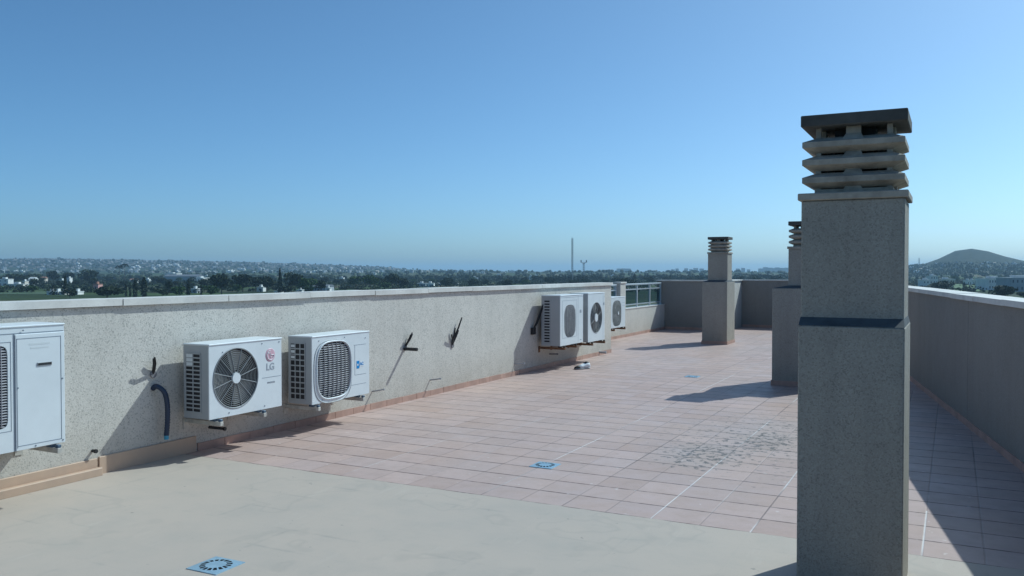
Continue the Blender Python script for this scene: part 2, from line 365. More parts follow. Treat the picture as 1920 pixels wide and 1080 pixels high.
# right parapet, run from far to near so that n points to the terrace
rw_=empty('parapet_wall',(0,10,0),0,'long shaded parapet wall on the right, running back behind the near chimney','parapet wall')
pA=Vector((rwx(BY2),BY2)); pB=Vector((rwx(-3),-3)); d=(pB-pA).normalized(); n=Vector((d.y,-d.x))
L=(pB-pA).length
def along(t,o): q=pA+d*t+n*o; return (q.x,q.y)
part(MB().prism([along(0,0),along(L,0),along(L,-.26),along(0,-.26)],-.02,1.30),'wall_body',M['wall_shade'],rw_)
tj=(pA-Vector((.287,9.985))).length
part(slabs(MB(),pA,pB,.03,.29,1.3,1.352,-.4,1.124,seed=5),'coping',M['coping'],rw_)
part(MB().prism([along(0,.008),along(L,.008),along(L,-.2),along(0,-.2)],1.3005,1.335),'mortar_bed',M['mortar'],rw_)
sk=skirt_run(along(0,0),along(L-8,0)); part(sk,'tile_skirting',M['skirt'],rw_)
part(MB().prism([along(tj-.004,.0015),along(tj+.004,.0015),along(tj+.004,-.01),along(tj-.004,-.01)],.08,1.298),'expansion_joint',M['mortar'],rw_)

# ------------------------------------------------------------------ chimneys
def chimney(lx0,lx1,ly0,ly1,ux0,ux1,uy0,uy1,zs,zt,zc,label,skirt=True,seed=1):
    """lower box, sloped ledge, shaft, precast louvre cap"""
    t=empty('chimney',((lx0+lx1)/2,(ly0+ly1)/2,0),0,label,'chimney','rendered chimneys with louvred caps on the terrace')
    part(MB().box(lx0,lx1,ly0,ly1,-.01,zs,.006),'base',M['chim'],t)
    e=.0015; zi=zs+.038
    mb=MB(); P=[(lx0+e,ly0+e,zs),(lx1-e,ly0+e,zs),(lx1-e,ly1-e,zs),(lx0+e,ly1-e,zs),(ux0-.0,uy0-.0,zi),(ux1,uy0,zi),(ux1,uy1,zi),(ux0,uy1,zi)]
    mb.add(P,[(4,5,6,7),(0,1,5,4),(1,2,6,5),(2,3,7,6),(3,0,4,7)]); part(mb,'ledge',M['ledge'],t)
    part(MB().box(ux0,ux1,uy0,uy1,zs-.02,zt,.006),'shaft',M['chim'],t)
    if skirt:
        s=MB()
        s.box(lx0-.012,lx1+.012,ly0-.012,ly0-.0005,0,.07); s.box(lx1+.0005,lx1+.012,ly0,ly1,0,.07); s.box(lx0-.012,lx0-.0005,ly0,ly1,0,.07)
        part(s,'tile_skirting',M['skirt'],t)
    cx,cy=(ux0+ux1)/2,(uy0+uy1)/2; hx,hy=(ux1-ux0)/2,(uy1-uy0)/2
    part(MB().box(cx-hx-.016,cx+hx+.016,cy-hy-.016,cy+hy+.016,zt+.0005,zt+.036,.004),'base_slab',M['precast'],t)
    zb=zt+.036; H=zc-.057-zb; pitch=H*.2675
    hx2,hy2=hx-.002,hy-.002; inn=.060
    def rect(ax,ay,z): return [(cx-ax,cy-ay,z),(cx+ax,cy-ay,z),(cx+ax,cy+ay,z),(cx-ax,cy+ay,z)]
    for k in range(3):
        z0=zb+pitch*(.59+k)
        prof=[(-inn,-.025),(0,0),(0,.027),(-inn,.052),(-inn-.02,.052),(-inn-.02,-.025)]
        P=[];F=[]
        for (o,z) in prof: P+=rect(hx2+o,hy2+o,z0+z)
        K=len(prof)
        for i in range(K):
            for j in range(4):
                a=i*4+j;b=i*4+(j+1)%4;c=((i+1)%K)*4+(j+1)%4;dd=((i+1)%K)*4+j; F.append((a,b,c,dd))
        part(MB().add(P,F),'louvre_ring',M['precast'],t)
    for sx in (-1,1):
        for sy in (-1,1):
            ax=cx+sx*(hx2-inn-.01); ay=cy+sy*(hy2-inn-.01)
            part(MB().box(ax-.012,ax+.012,ay-.012,ay+.012,zb,zc-.0575),'corner_pier',M['precast'],t)
    def trap(mb,axis,sgn):
        z0=zb; z1=zc-.0575; w0,w1=.038,.034; o0=inn-.012; o1=inn-.008
        if True:
            if axis=='y':
                yo=cy+sgn*(hy2-o0); yi=cy+sgn*(hy2-o1); yk=cy+sgn*(hy2-inn-.03)
                Q=[(cx-w0,yo,z0),(cx+w0,yo,z0),(cx+w0,yk,z0),(cx-w0,yk,z0),(cx-w1,yi,z1),(cx+w1,yi,z1),(cx+w1,yk,z1),(cx-w1,yk,z1)]
            else:
                yo=cx+sgn*(hx2-o0); yi=cx+sgn*(hx2-o1); yk=cx+sgn*(hx2-inn-.03)
                Q=[(yo,cy-w0,z0),(yo,cy+w0,z0),(yk,cy+w0,z0),(yk,cy-w0,z0),(yi,cy-w1,z1),(yi,cy+w1,z1),(yk,cy+w1,z1),(yk,cy-w1,z1)]
            mb.add(Q,[(0,3,2,1),(4,5,6,7),(0,1,5,4),(1,2,6,5),(2,3,7,6),(3,0,4,7)])
            # flared skirts of the pier, one above each ring
            for k in range(4):
                za=zb if k==0 else zb+pitch*(k-1+.59)+.028; zt_=za+.034; oo=.012 if k else inn-.02
                a0,a1=.052,.036
                if axis=='y': R_=lambda w_,o_,z_:[(cx-w_,cy+sgn*(hy2-o_),z_),(cx+w_,cy+sgn*(hy2-o_),z_),(cx+w_,cy+sgn*(hy2-inn-.02),z_),(cx-w_,cy+sgn*(hy2-inn-.02),z_)]
                else: R_=lambda w_,o_,z_:[(cx+sgn*(hx2-o_),cy-w_,z_),(cx+sgn*(hx2-o_),cy+w_,z_),(cx+sgn*(hx2-inn-.02),cy+w_,z_),(cx+sgn*(hx2-inn-.02),cy-w_,z_)]
                mb.add(R_(a0,oo,za)+R_(a1,inn-.015,zt_),[(0,3,2,1),(4,5,6,7),(0,1,5,4),(1,2,6,5),(2,3,7,6),(3,0,4,7)])
    for a in 'xy':
        for s in (-1,1):
            mp=MB(); trap(mp,a,s); part(mp,'middle_pier',M['precast'],t)
    part(MB().box(cx-hx-.004,cx+hx+.010,cy-hy-.012,cy+hy+.02,zc-.057,zc,.004),'cap_slab',M['darkslab'],t)
    part(MB().box(cx-hx+.055,cx+hx-.055,cy-hy+.055,cy+hy-.055,zt+.0365,zb+.022),'plinth',M['precast'],t)
    # full-height flue core, coloured dark so the louvre openings look shaded inside
    part(MB().box(cx-hx+.14,cx+hx-.14,cy-hy+.14,cy+hy-.14,zb+.0225,zc-.058),'flue',M['dark'],t)
    return t
chimney(-.680,-.199,4.40,4.98,-.678,-.206,4.465,4.88,1.332,1.950,2.372,'large near chimney on the right with a speckled shaft and pale louvred cap',skirt=False)
chimney(-2.245,-1.36,12.27,12.93,-2.045,-1.60,12.36,12.78,1.36,1.905,2.29,'chimney with a wide base partly hidden behind the near chimney',seed=2)
chimney(-4.89,-4.345,18.55,19.28,-4.79,-4.36,18.64,19.06,1.36,1.975,2.345,'farthest chimney, standing alone in front of the back wall',seed=3)

# ------------------------------------------------------------------ air conditioners (local x out of the wall, y along it, z up)
def outline(kind,cy,cz,ry,rz,n):
    P=[]
    for k in range(n):
        t=2*math.pi*k/n; c,s=math.cos(t),math.sin(t)
        e={'circle':1.0,'squircle':.62,'rect':.16}[kind]
        P.append((cy+ry*math.copysign(abs(c)**e,c),cz+rz*math.copysign(abs(s)**e,s)))
    return P
def front_panel(W,H,x,th,out,cy,cz):
    """rectangular plate with a hole, with its outer lip and the hole's rim"""
    n=len(out); outer=[]
    for (y,z) in out:
        dy,dz=y-cy,z-cz; t=1e9
        if dy>1e-9: t=min(t,(W-cy)/dy)
        if dy<-1e-9: t=min(t,-cy/dy)
        if dz>1e-9: t=min(t,(H-cz)/dz)
        if dz<-1e-9: t=min(t,-cz/dz)
        outer.append([cy+dy*t,cz+dz*t])
    for (a,b) in ((0,0),(W,0),(0,H),(W,H)):
        i=min(range(n),key=lambda k:(outer[k][0]-a)**2+(outer[k][1]-b)**2); outer[i]=[a,b]
    mb=MB(); P=[(x,*p) for p in outer]+[(x,*p) for p in out]+[(x-th,*p) for p in outer]+[(x-th,*p) for p in out]; F=[]
    for i in range(n):
        j=(i+1)%n
        F+= [(i,j,n+j,n+i),(n+i,n+j,3*n+j,3*n+i),(2*n+i,2*n+j,j,i)]
    return mb.add(P,F)
def ac_unit(p,Y0,Y1,Z0,Z1,XB,XF,label,fan,side,mats=('white','sideshade_trim'),brk='bracket',arms=(.12,.85),deco=None,name='air_conditioner'):
    W=Y1-Y0;H=Z1-Z0;D=XF-XB
    t=empty(name,(XB,Y0,Z0),0,label,'air conditioner','air conditioner units hung on the left parapet')
    kind,fy,fz,ry,rz=fan
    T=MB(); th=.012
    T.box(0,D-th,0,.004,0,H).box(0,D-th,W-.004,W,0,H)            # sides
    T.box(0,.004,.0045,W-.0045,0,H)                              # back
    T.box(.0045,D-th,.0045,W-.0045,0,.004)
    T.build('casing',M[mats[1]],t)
    MB().box(-.004,D+.006,-.006,W+.006,H+.0005,H+.014,.004).build('top_cover',M[mats[0]],t)
    n=64; out=outline(kind,fy,fz,ry,rz,n)
    front_panel(W,H,D,th-.0005,out,fy,fz).build('front_panel',M[mats[0]],t)
    # inner fan chamber
    mb=MB(); P=[(D-.1,y,z) for y,z in out]+[(D-.012,y,z) for y,z in out]
    mb.add(P,[tuple(range(n))]+[(i,(i+1)%n,n+(i+1)%n,n+i) for i in range(n)]); 
    mb.build('fan_chamber',M['fins'],t)
    rf=min(ry,rz)*.97
    fan_o=MB(); nb=3
    for b in range(nb):
        P=[];F=[];a0=b*2*math.pi/nb+.5
        for i in range(7):
            rr=rf*(.18+.82*i/6)
            for j in range(6):
                a=a0+(.15+.95*j/5)*(1.25); P.append((D-.075+.035*(j/5),fy+rr*math.cos(a),fz+rr*math.sin(a)))
        for i in range(6):
            for j in range(5): F.append((i*6+j,i*6+j+1,(i+1)*6+j+1,(i+1)*6+j))
        fan_o.add(P,F,True)
    fan_o.build('fan',M['blade2' if fan[0]=='circle' else 'blade'],t)
    # grille
    deco(t,W,H,D,fan)
    # side grille on the near side
    if side:
        x0,x1,z0,z1,nc,nr,bw,lab=side
        sp=MB().box(x0,x1,-.002,-.0003,z0,z1).build('side_grille',M['dark'],t)
        g=MB()
        for i in range(nc+1):
            xx=x0+(x1-x0)*i/nc; g.box(xx-bw*.8,xx+bw*.8,-.007,-.0022,z0-.004,z1+.004)
        for j in range(nr+1):
            zz=z0+(z1-z0)*j/nr; g.box(x0-.004,x1+.004,-.0065,-.0024,zz-bw,zz+bw)
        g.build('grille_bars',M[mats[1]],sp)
        if lab:
            for j in (1,2,3): 
                zc=z1-(z1-z0)*(j+.5-lab)/nr; MB().box(x0+.01,x0+(x1-x0)/nc-.006,-.0066,-.0023,zc-.014,zc+.012).build('white_square',M['white'],t)  # white squares in the upper slots of the first column
    # brackets
    for a in arms:
        y=W*a; wall=-(XB-p)
        s=MB(); s.box(wall+.0015,D+.045,y-.018,y+.018,-.062,-.026,.002); s.box(wall+.0015,wall+.008,y-.03,y+.03,-.12,-.02)
        s.build('bracket',M[brk],t)
        fm=M['bluerub' if brk=='bracket' else 'rubber']; MB().box(D-.075,D-.02,y-.022,y+.022,-.0258,-.0005,.003).build('rubber_foot',fm,t); MB().box(D+.012,D+.043,y-.014,y+.014,-.0258,-.004,.003).build('bolt_head',fm,t)
    return t
def ring(mb,x,cy,cz,ry,rz,r,n=64,kind='circle'):
    pts=[(x,y,z) for y,z in outline(kind,cy,cz,ry,rz,n)]; pts.append(pts[0]); mb.tube(pts,r,6,False)
def disc(mb,x,cy,cz,r,th=.006,n=28):
    P=[(x-th,cy+r*math.cos(2*math.pi*k/n),cz+r*math.sin(2*math.pi*k/n)) for k in range(n)]+[(x,cy+r*.93*math.cos(2*math.pi*k/n),cz+r*.93*math.sin(2*math.pi*k/n)) for k in range(n)]
    mb.add(P,[tuple(range(n,2*n))]+[(i,(i+1)%n,n+(i+1)%n,n+i) for i in range(n)]); return mb
def text(t,s,size,x,y,z,mat,name='lettering',bold=0.0,sx=1.0):
    c=bpy.data.curves.new('t','FONT'); c.body=s; c.size=size; c.extrude=.0008; c.offset=bold; c.align_x='CENTER'; c.align_y='CENTER'
    o=bpy.data.objects.new('t',c); C.objects.link(o); bpy.context.view_layer.update()
    me=bpy.data.meshes.new_from_object(o.evaluated_get(bpy.context.evaluated_depsgraph_get())); bpy.data.objects.remove(o)
    for v in me.vertices: q=v.co.copy(); v.co=(x+q.z,y+q.x*sx,z+q.y)
    me.materials.clear(); me.materials.append(mat); k=bpy.data.objects.new(name,me); C.objects.link(k); k.parent=t; return k
def seams(t,D,L,mat='seam'):
    m=MB()
    for (a,b,c,d_) in L: m.box(D+.0002,D+.0016,min(a,c)-(.0015),max(a,c)+.0015,min(b,d_)-.0015,max(b,d_)+.0015)
    m.build('panel_seam',M[mat],t)
def screws(t,D,L):
    for (a,b) in L: disc(MB(),D+.004,a,b,.006,.0035,10).build('screw',M['seam'],t)

def deco_round(hub,spokes,rings_,mat='ggrille'):
    def f(t,W,H,D,fan):
        k,fy,fz,ry,rz=fan; m=MB(); r=ry
        for i in range(rings_): 
            q=r*(.22+.76*i/(rings_-1)); ring(m,D-.006,fy,fz,q,q,.0026,48)
        for i in range(spokes):
            a=math.pi*2*(i+.5)/spokes; m.tube([(D-.002,fy+hub*.8*math.cos(a),fz+hub*.8*math.sin(a)),(D-.002,fy+r*math.cos(a),fz+r*math.sin(a))],.0038,5,False)
        m.build('fan_grille',M[mat],t)
        rr=MB(); ring(rr,D-.001,fy,fz,r,r,.007,64); rr.build('grille_rim',M['ggrille'],t)
        disc(MB(),D+.006,fy,fz,hub,.014).build('hub_disc',M['white'],t)
    return f
def deco_lg(t,W,H,D,fan):
    deco_round(.050,12,13,'ggrille')(t,W,H,D,fan)
    lg=disc(MB(),D+.003,.725,.487,.062,.0028,40).build('logo_disc',M['logored'],t)
    m=MB()
    pts=[(D+.0045,.725+.044*math.cos(a),.487+.044*math.sin(a)) for a in [math.pi/2+i*(1.5*math.pi)/24 for i in range(25)]]
    m.tube(pts,.0035,5); m.tube([(D+.0045,.769,.487),(D+.0045,.737,.487)],.0035,5)
    m.tube([(D+.0045,.722,.510),(D+.0045,.722,.468),(D+.0045,.737,.468)],.0035,5); disc(m,D+.0055,.703,.507,.007,.003,10)
    m.build('logo_mark',M['white'],lg)
    text(t,'LG',.088,D+.0012,.725,.378,M['logogrey'],bold=.002)
    text(t,'INVERTER',.022,D+.0012,.735,.235,M['logogrey'])
    seams(t,D,[(.62,.285,.86,.285)]); screws(t,D,[(.15,.56),(.62,.60),(.84,.60),(.22,.03),(.65,.03)])
def slatgrille(t,W,H,D,fan,mat,nsl,cols,bulge=.03,kind='squircle'):
    k,fy,fz,ry,rz=fan; m=MB(); e=.62 if kind=='squircle' else .16
    for i in range(nsl):
        v=-1+2*(i+.5)/nsl; half=(max(0,1-abs(v)**(2/e)))**(e/2)*ry
        if half<.03: continue
        b=bulge*(1-abs(v)**4); z=fz+v*rz*.97; N=16
        pts=[]
        for j in range(N+1):
            u=-1+2*j/N; pts.append((D+b*(1-abs(u)**3),fy+u*half,z))
        # a flat slat, tilted
        P=[];F=[]
        for p in pts: P+=[(p[0],p[1],p[2]-.0045),(p[0]-.012,p[1],p[2]+.0045)]
        for j in range(N): F.append((2*j,2*j+2,2*j+3,2*j+1))
        m.add(P,F)
    for c in range(cols):
        u=-1+2*(c+.5)/cols; half=(max(0,1-abs(u)**(2/e)))**(e/2)*rz*.97; N=10
        pts=[(D+.002+bulge*(1-abs(-1+2*j/N)**4)*(1-abs(u)**3),fy+u*ry,fz+(-1+2*j/N)*half) for j in range(N+1)]
        m.tube(pts,.0035,5,False)
    m.build('fan_grille',M[mat],t)
def deco_p(t,W,H,D,fan):
    slatgrille(t,W,H,D,fan,'grille',25,8,.016)
    k,fy,fz,ry,rz=fan; r=MB(); ring(r,D+.003,fy,fz,ry*1.03,rz*1.03,.010,72,'squircle'); r.build('grille_rim',M['white'],t)
    r=MB(); ring(r,D-.001,fy-.012,fz-.012,ry*1.13,rz*1.12,.007,72,'squircle'); r.build('panel_crease',M['sideshade_trim'],t)
    seams(t,D,[(.66,.535,.86,.535),(.67,.22,.86,.22),(.67,.22,.67,.53),(.60,.12,.86,.12)])
    g=MB().box(D+.0002,D+.0022,.70,.745,.285,.365).build('blue_badge',M['logoblue'],t)
    MB().box(D+.0002,D+.002,.750,.82,.30,.360).build('white_badge',M['white'],t)
    text(t,'AC',.045,D+.003,.785,.33,M['logoblue'],bold=.001)
    MB().box(D+.0024,D+.0030,.708,.728,.315,.335).build('badge_mark',M['white'],g)
    screws(t,D,[(.1,.62),(.5,.63),(.85,.6),(.15,.03)])
def deco_a(t,W,H,D,fan):
    k,fy,fz,ry,rz=fan
    slatgrille(t,W,H,D,fan,'grille',30,8,.012)
    seams(t,D,[(.08,.12,.08,.72),(.66,.12,.66,.72),(.08,.12,.66,.12),(.08,.72,.66,.72),(.72,.02,.72,.79),(.0,.77,.93,.77)])
    MB().box(D+.0003,D+.003,.79,.86,.50,.55).build('badge',M['logogrey'],t); MB().box(D+.0003,D+.003,.80,.86,.045,.058).build('badge',M['logogrey'],t)
def deco_b(t,W,H,D,fan):
    deco_round(.075,8,13)(t,W,H,D,fan)
    seams(t,D,[(.70,.02,.70,.80)]); screws(t,D,[(.75,.77)])
    MB().box(D+.0003,D+.004,.72,.745,.62,.66).build('badge',M['seam'],t)
def deco_c(t,W,H,D,fan):
    slatgrille(t,W,H,D,fan,'ggrille',22,7,.012)
    k,fy,fz,ry,rz=fan; disc(MB(),D+.02,fy+.05,fz,.035,.008).build('hub_disc',M['white'],t)  # small white disc painting the highlight at the fan hub
    seams(t,D,[(.70,.48,.86,.48),(.70,.55,.86,.55)])
def deco_big(t,W,H,D,fan):
    k,fy,fz,ry,rz=fan
    slatgrille(t,W,H,D,fan,'grille',30,6,.012,'rect')
    seams(t,D,[(fy+ry+.02,fz-rz-.02,fy+ry+.02,fz+rz+.02),(fy-ry-.02,fz+rz+.02,fy+ry+.02,fz+rz+.02),(fy-ry-.02,fz-rz-.02,fy+ry+.02,fz-rz-.02)])
    sp=MB().box(D+.0004,D+.008,W-.355,W-.001,.0,H-.045,.003).build('service_panel',M['white'],t)
    L=[(W-.345,.02,W-.345,H-.075),(W-.345,H-.075,W-.03,H-.075),(W-.03,.03,W-.03,H-.075),(W-.345,.03,W-.03,.03)]
    m=MB()
    for (a,b,c,d_) in L: m.box(D+.0082,D+.0095,min(a,c)-.0018,max(a,c)+.0018,min(b,d_)-.0018,max(b,d_)+.0018)
    m.build('panel_seam',M['seam'],sp)
    m=MB(); m.box(D+.0002,D+.0035,W-.362,W-.357,0,H-.04); m.box(D+.0002,D+.002,.0,W-.005,H-.04,H-.036); m.build('panel_gap',M['seam'],t)
    MB().box(D+.0084,D+.0135,W-.205,W-.098,.553,.578,.002).build('handle_frame',M['sideshade_trim'],sp)
    MB().box(D+.0137,D+.0150,W-.200,W-.103,.558,.573).build('handle_recess',M['dark'],sp)
    MB().box(D+.0084,D+.009,W-.26,W-.11,.70,.712).box(D+.0084,D+.009,W-.25,W-.12,.675,.684).build('faded_lettering',M['white2'],sp)
    for (a,b) in [(W-.02,.02),(W-.02,.45),(W-.22,.015),(W-.34,.42),(W-.3,H-.02),(W-.6,H-.02)]: disc(MB(),D+.011,a,b,.006,.0035,10).build('screw',M['seam'],t)

ac_unit(WX,2.87,3.862,.400,1.222,-5.88,-5.53,'tall white air conditioner at the left edge of the photo with a dark-handled service panel',
    ('rect',.305,.435,.285,.275),None,deco=deco_big,arms=(.15,.93))
ac_unit(WX,5.20,6.072,.342,.966,-5.862,-5.56,'white air conditioner with round fan grille and pink round logo above grey lettering',
    ('circle',.306,.322,.262,.262),(.03,.205,.055,.555,2,14,.0055,.99),deco=deco_lg,arms=(.11,.70))
ac_unit(WX,6.50,7.418,.288,.945,-5.862,-5.56,'white air conditioner with rounded slatted grille and small blue badge, right of the round-fan one',
    ('squircle',.335,.315,.262,.280),(.03,.215,.045,.600,3,10,.006,1.0),deco=deco_p,arms=(.06,.84),mats=('white','sideshade_trim'))
ac_unit(WX,12.37,13.305,.402,1.198,-5.862,-5.53,'pale air conditioner with slotted shade-toned side and oval grille, nearer of the far pair',
    ('squircle',.385,.385,.232,.262),(.045,.155,.05,.735,1,15,.010,0),deco=deco_a,arms=(.10,.60),mats=('white','sideshade_trim'),brk='rust')
ac_unit(WX,13.53,14.305,.378,1.205,-5.862,-5.53,'pale air conditioner with round fan and big white hub, right one of the far pair',
    ('circle',.375,.405,.268,.268),None,deco=deco_b,arms=(.15,.88),brk='rust')
ac_unit(SX,17.60,18.50,.335,1.005,-6.95,-6.65,'small pale air conditioner on the low wall beside the glass balustrade',
    ('squircle',.36,.32,.285,.285),(.03,.2,.06,.6,2,10,.006,0),deco=deco_c,arms=(.12,.88),brk='rust',mats=('white','sideshade_trim'))

# ------------------------------------------------------------------ pipes and cables
def cable_bundle(y,z,ends,label,r=.011,extra=None):
    t=empty('cable_bundle',(WX,y,z),0,label,'cables','capped cable tufts sticking out of the left parapet')
    MB().tube([(-.002,0,0),(.014,0,0)],.030,12).build('wall_hole_seal',M['pipe'],t)
    for (dx,dy,dz) in ends:
        MB().tube([(0,0,0),(dx*.35,dy*.18,dz*.28),(dx*.8,dy*.6,dz*.66),(dx,dy,dz)],[r,r,r*.9,r*.7],7).build('cable',M['rubber'],t)
    return t
cable_bundle(4.955,.735,[(.09,-.055,.15),(.04,-.025,.135)],'thin black cable tuft above the hanging hose, left of the round-fan unit')
cable_bundle(8.66,.66,[(.05,.05,.16),(.06,.075,.165),(.04,.10,.18),(.05,-.0,.11)],'dark cable tuft above a black pipe stub, right of the blue-badged unit')
cable_bundle(9.765,.60,[(.05,.175,.37),(.04,.10,.20),(.05,-.10,.155),(.045,.005,.24)],'splayed cable tuft alone in the middle of the bare wall',.013)
t=empty('cable_bundle',(WX,12.2,.65),0,'pair of black cables running from a wall box into the slot-sided far unit','cables','capped cable tufts sticking out of the left parapet')
MB().box(.001,.05,-.05,.05,-.06,.05,.004).build('wall_box',M['rubber'],t)
for k in (0,1): MB().tube([(.03,0,.03),(.06,.03+.05*k,.12),(.10,.13+.04*k,.33),(.13,.20,.46-.03*k),(.16,.21,.52-.02*k)],.011,7).build('cable',M['rubber'],t)
t=empty('pipe_stub',(WX,8.64,.648),0,'short black horizontal pipe stub below a cable tuft on the bare wall','pipe')
MB().tube([(-.01,0,0),(.19,.005,.0)],.020,12).build('pipe',M['rubber'],t)
disc(MB(),.191,.005,0,.014,.002).build('bore',M['dark'],t)
t=empty('hanging_hose',(WX,4.96,.635),0,'dark blue corrugated hose hanging down the shaded wall left of the round-fan unit','hose')
def corr(pts,r,n=70):
    # resample and ripple
    V=[Vector(p) for p in pts]; out=[];rr=[]
    for i in range(n):
        u=i/(n-1)*(len(V)-1); k=min(int(u),len(V)-2); f=u-k
        p0=V[max(k-1,0)];p1=V[k];p2=V[k+1];p3=V[min(k+2,len(V)-1)]
        out.append(.5*((2*p1)+(-p0+p2)*f+(2*p0-5*p1+4*p2-p3)*f*f+(-p0+3*p1-3*p2+p3)*f**3)); rr.append(r*(1+.07*(-1)**i))
    return out,rr
a,b=corr([(0,-.005,-.02),(.045,0,.0),(.085,.035,-.045),(.09,.062,-.14),(.085,.07,-.28),(.08,.062,-.42)],.021)
MB().tube(a,b,12).build('hose',M['hose'],t)
MB().tube([(.08,.0622,-.418),(.08,.0615,-.452)],.0195,12).build('hose_end',M['hosecut'],t)
def stub(name,y,z,l,dy,dz,r,mat,label,cat='pipe',group='small condensate drain pipes low on the left parapet'):
    t=empty(name,(WX,y,z),0,label,cat,group)
    MB().tube([(-.01,0,0),(l*.5,dy*.45,dz*.45),(l,dy,dz)],r,10).build('pipe',M[mat],t)
    MB().tube([(l,dy,dz),(l+.018,dy+.002,dz)],r*1.35,10).build('pipe_end',M[mat],t)
stub('drain_pipe',7.99,.207,.13,.035,.028,.0085,'pvc','thin drain pipe poking from the wall just right of the blue-badged unit')
stub('drain_pipe',9.215,.200,.13,.035,.022,.0085,'pvc','thin drain pipe low on the bare wall under the splayed cable tuft')
stub('drain_pipe',11.6,.175,.14,.03,.015,.009,'pvc','pale drain pipe inside the shadow edge of the far pair')
stub('drain_pipe',4.384,.198,.03,.0,.0,.012,'rubber','tiny black pipe stub above the step in the coated upstand')
stub('drain_pipe',5.56,.19,.13,.05,-.01,.013,'rubber','black pipe stub in shade under the round-fan unit')
stub('drain_pipe',12.86,.22,.12,.05,.0,.012,'pipe','dark pipe stub in shade under the far pair')
stub('drain_pipe',15.1,.06,.12,.02,.0,.02,'pvc','short pipe end at floor level near the wall corner past the far pair')

# ------------------------------------------------------------------ floor drains and the shoe
def drain(x,y,s,rz,label,z=.004):
    t=empty('floor_drain',(x,y,z),rz,label,'floor drain','square steel floor drains')
    h=s/2; n=48; ro=s*.40; ri=s*.26; mb=MB()
    # plate with a ring of slots: outer plate, hub disc, 16 bridges
    sq=[]
    for k in range(n):
        a=2*math.pi*(k+.5)/n; c,sn=math.cos(a),math.sin(a); q=h/max(abs(c),abs(sn)); sq.append((q*c,q*sn))
    for cx_,cy_ in ((h,h),(h,-h),(-h,h),(-h,-h)):
        i=min(range(n),key=lambda k:(sq[k][0]-cx_)**2+(sq[k][1]-cy_)**2); sq[i]=(cx_,cy_)
    P=[(*p,.004) for p in sq]+[(ro*math.cos(2*math.pi*(k+.5)/n),ro*math.sin(2*math.pi*(k+.5)/n),.006) for k in range(n)]+[(ri*math.cos(2*math.pi*(k+.5)/n),ri*math.sin(2*math.pi*(k+.5)/n),.008) for k in range(n)]+[(*p,-.002) for p in sq]
    F=[]
    for i in range(n):
        j=(i+1)%n; F.append((i,j,n+j,n+i)); F.append((3*n+i,3*n+j,j,i))
        if i%3==0: F.append((n+i,n+j,2*n+j,2*n+i))
    F.append(tuple(range(2*n,3*n)))
    mb.add(P,F).build('slotted_plate',M['steel'],t)
    m=MB(); m.add([(ro*1.02*math.cos(2*math.pi*k/n),ro*1.02*math.sin(2*math.pi*k/n),.001) for k in range(n)],[tuple(range(n))]).build('sump',M['dark'],t)
drain(-3.53,3.34,.215,.02,'steel floor drain in the beige coating at the bottom of the photo')
drain(-2.985+.02,6.33,.20,.0,'steel floor drain in the tiles in front of the coated area',.001)
drain(-3.49,12.70,.20,.0,'distant steel floor drain in the tiles left of the wide-based chimney',.001)
def shoe():
    t=empty('discarded_shoe',(-5.36,12.86,0),R(242),'worn white trainer with dark toe lying on the tiles below the far pair','shoe')
    # sections along x : (x, half width, sole z, top z)
    S=[(-.15,.030,.004,.075),(-.135,.040,.0,.105),(-.09,.042,.0,.115),(-.04,.042,.0,.095),(.02,.048,.0,.075),(.08,.052,.0,.058),(.13,.042,.0,.045),(.155,.02,.006,.030)]
    n=12
    def build(S,z0f,name,mat,grow=1.0):
        P=[];F=[]
        for x,hw,a,b in S:
            for k in range(n):
                t_=2*math.pi*k/n; P.append((x,hw*grow*math.cos(t_),(a+b)/2+(b-a)/2*math.sin(t_)))
        for i in range(len(S)-1):
            for k in range(n): F.append((i*n+k,i*n+(k+1)%n,(i+1)*n+(k+1)%n,(i+1)*n+k))
        F.append(tuple(range(n))[::-1]); F.append(tuple(range((len(S)-1)*n,len(S)*n)))
        return MB().add(P,F,True).build(name,mat,t)
    build([(x,h,a+.018,b) for x,h,a,b in S[:6]],0,'upper',M['shoe'])
    build([(x,h*1.08,a,a+.028) for x,h,a,b in S],0,'sole',M['pvc'])
    build([(.075,.0535,.016,.062),(.10,.052,.014,.057),(.13,.044,.012,.047),(.157,.02,.012,.032)],0,'toe_cap',M['rubber'])
    build([(-.125,.026,.09,.113),(-.09,.032,.1,.122),(-.045,.028,.085,.107)],0,'opening',M['dark'])
shoe()

# ------------------------------------------------------------------ the plain beyond
GZ=-14.0
FWD=Vector((-math.sin(YAW),math.cos(YAW),0)); RGT=Vector((math.cos(YAW),math.sin(YAW),0))
def at(px,d,z=GZ):
    v=FWD*d+RGT*((px-960)/1600*d); return Vector((v.x,v.y,z))
def dist(yb): return 1600*(EYE-GZ)/(yb-508)
def interp(tab,x):
    if x<=tab[0][0]: return tab[0][1]
    for (a,b),(c,e) in zip(tab[:-1],tab[1:]):
        if x<=c: return b+(e-b)*(x-a)/(c-a)
    return tab[-1][1]
def sm(t): t=max(0,min(1,t)); return t*t*(3-2*t)
RIDGE=[(-900,5),(-300,15),(0,23),(60,24.5),(235,22),(480,16.8),(560,14.5),(640,11.5),(725,8.5),(755,5),(820,2.5),(930,1),(1050,-1.6),(4000,-1.6)]
HILL=[(1500,-3),(1640,0),(1700,7),(1712,9),(1735,13),(1750,18),(1765,25),(1780,33),(1795,39),(1810,41.5),(1830,41.5),(1845,39),(1860,34),(1880,28),(1900,22.5),(1915,19.5),(1960,15),(2100,8),(2300,0),(2500,-3)]
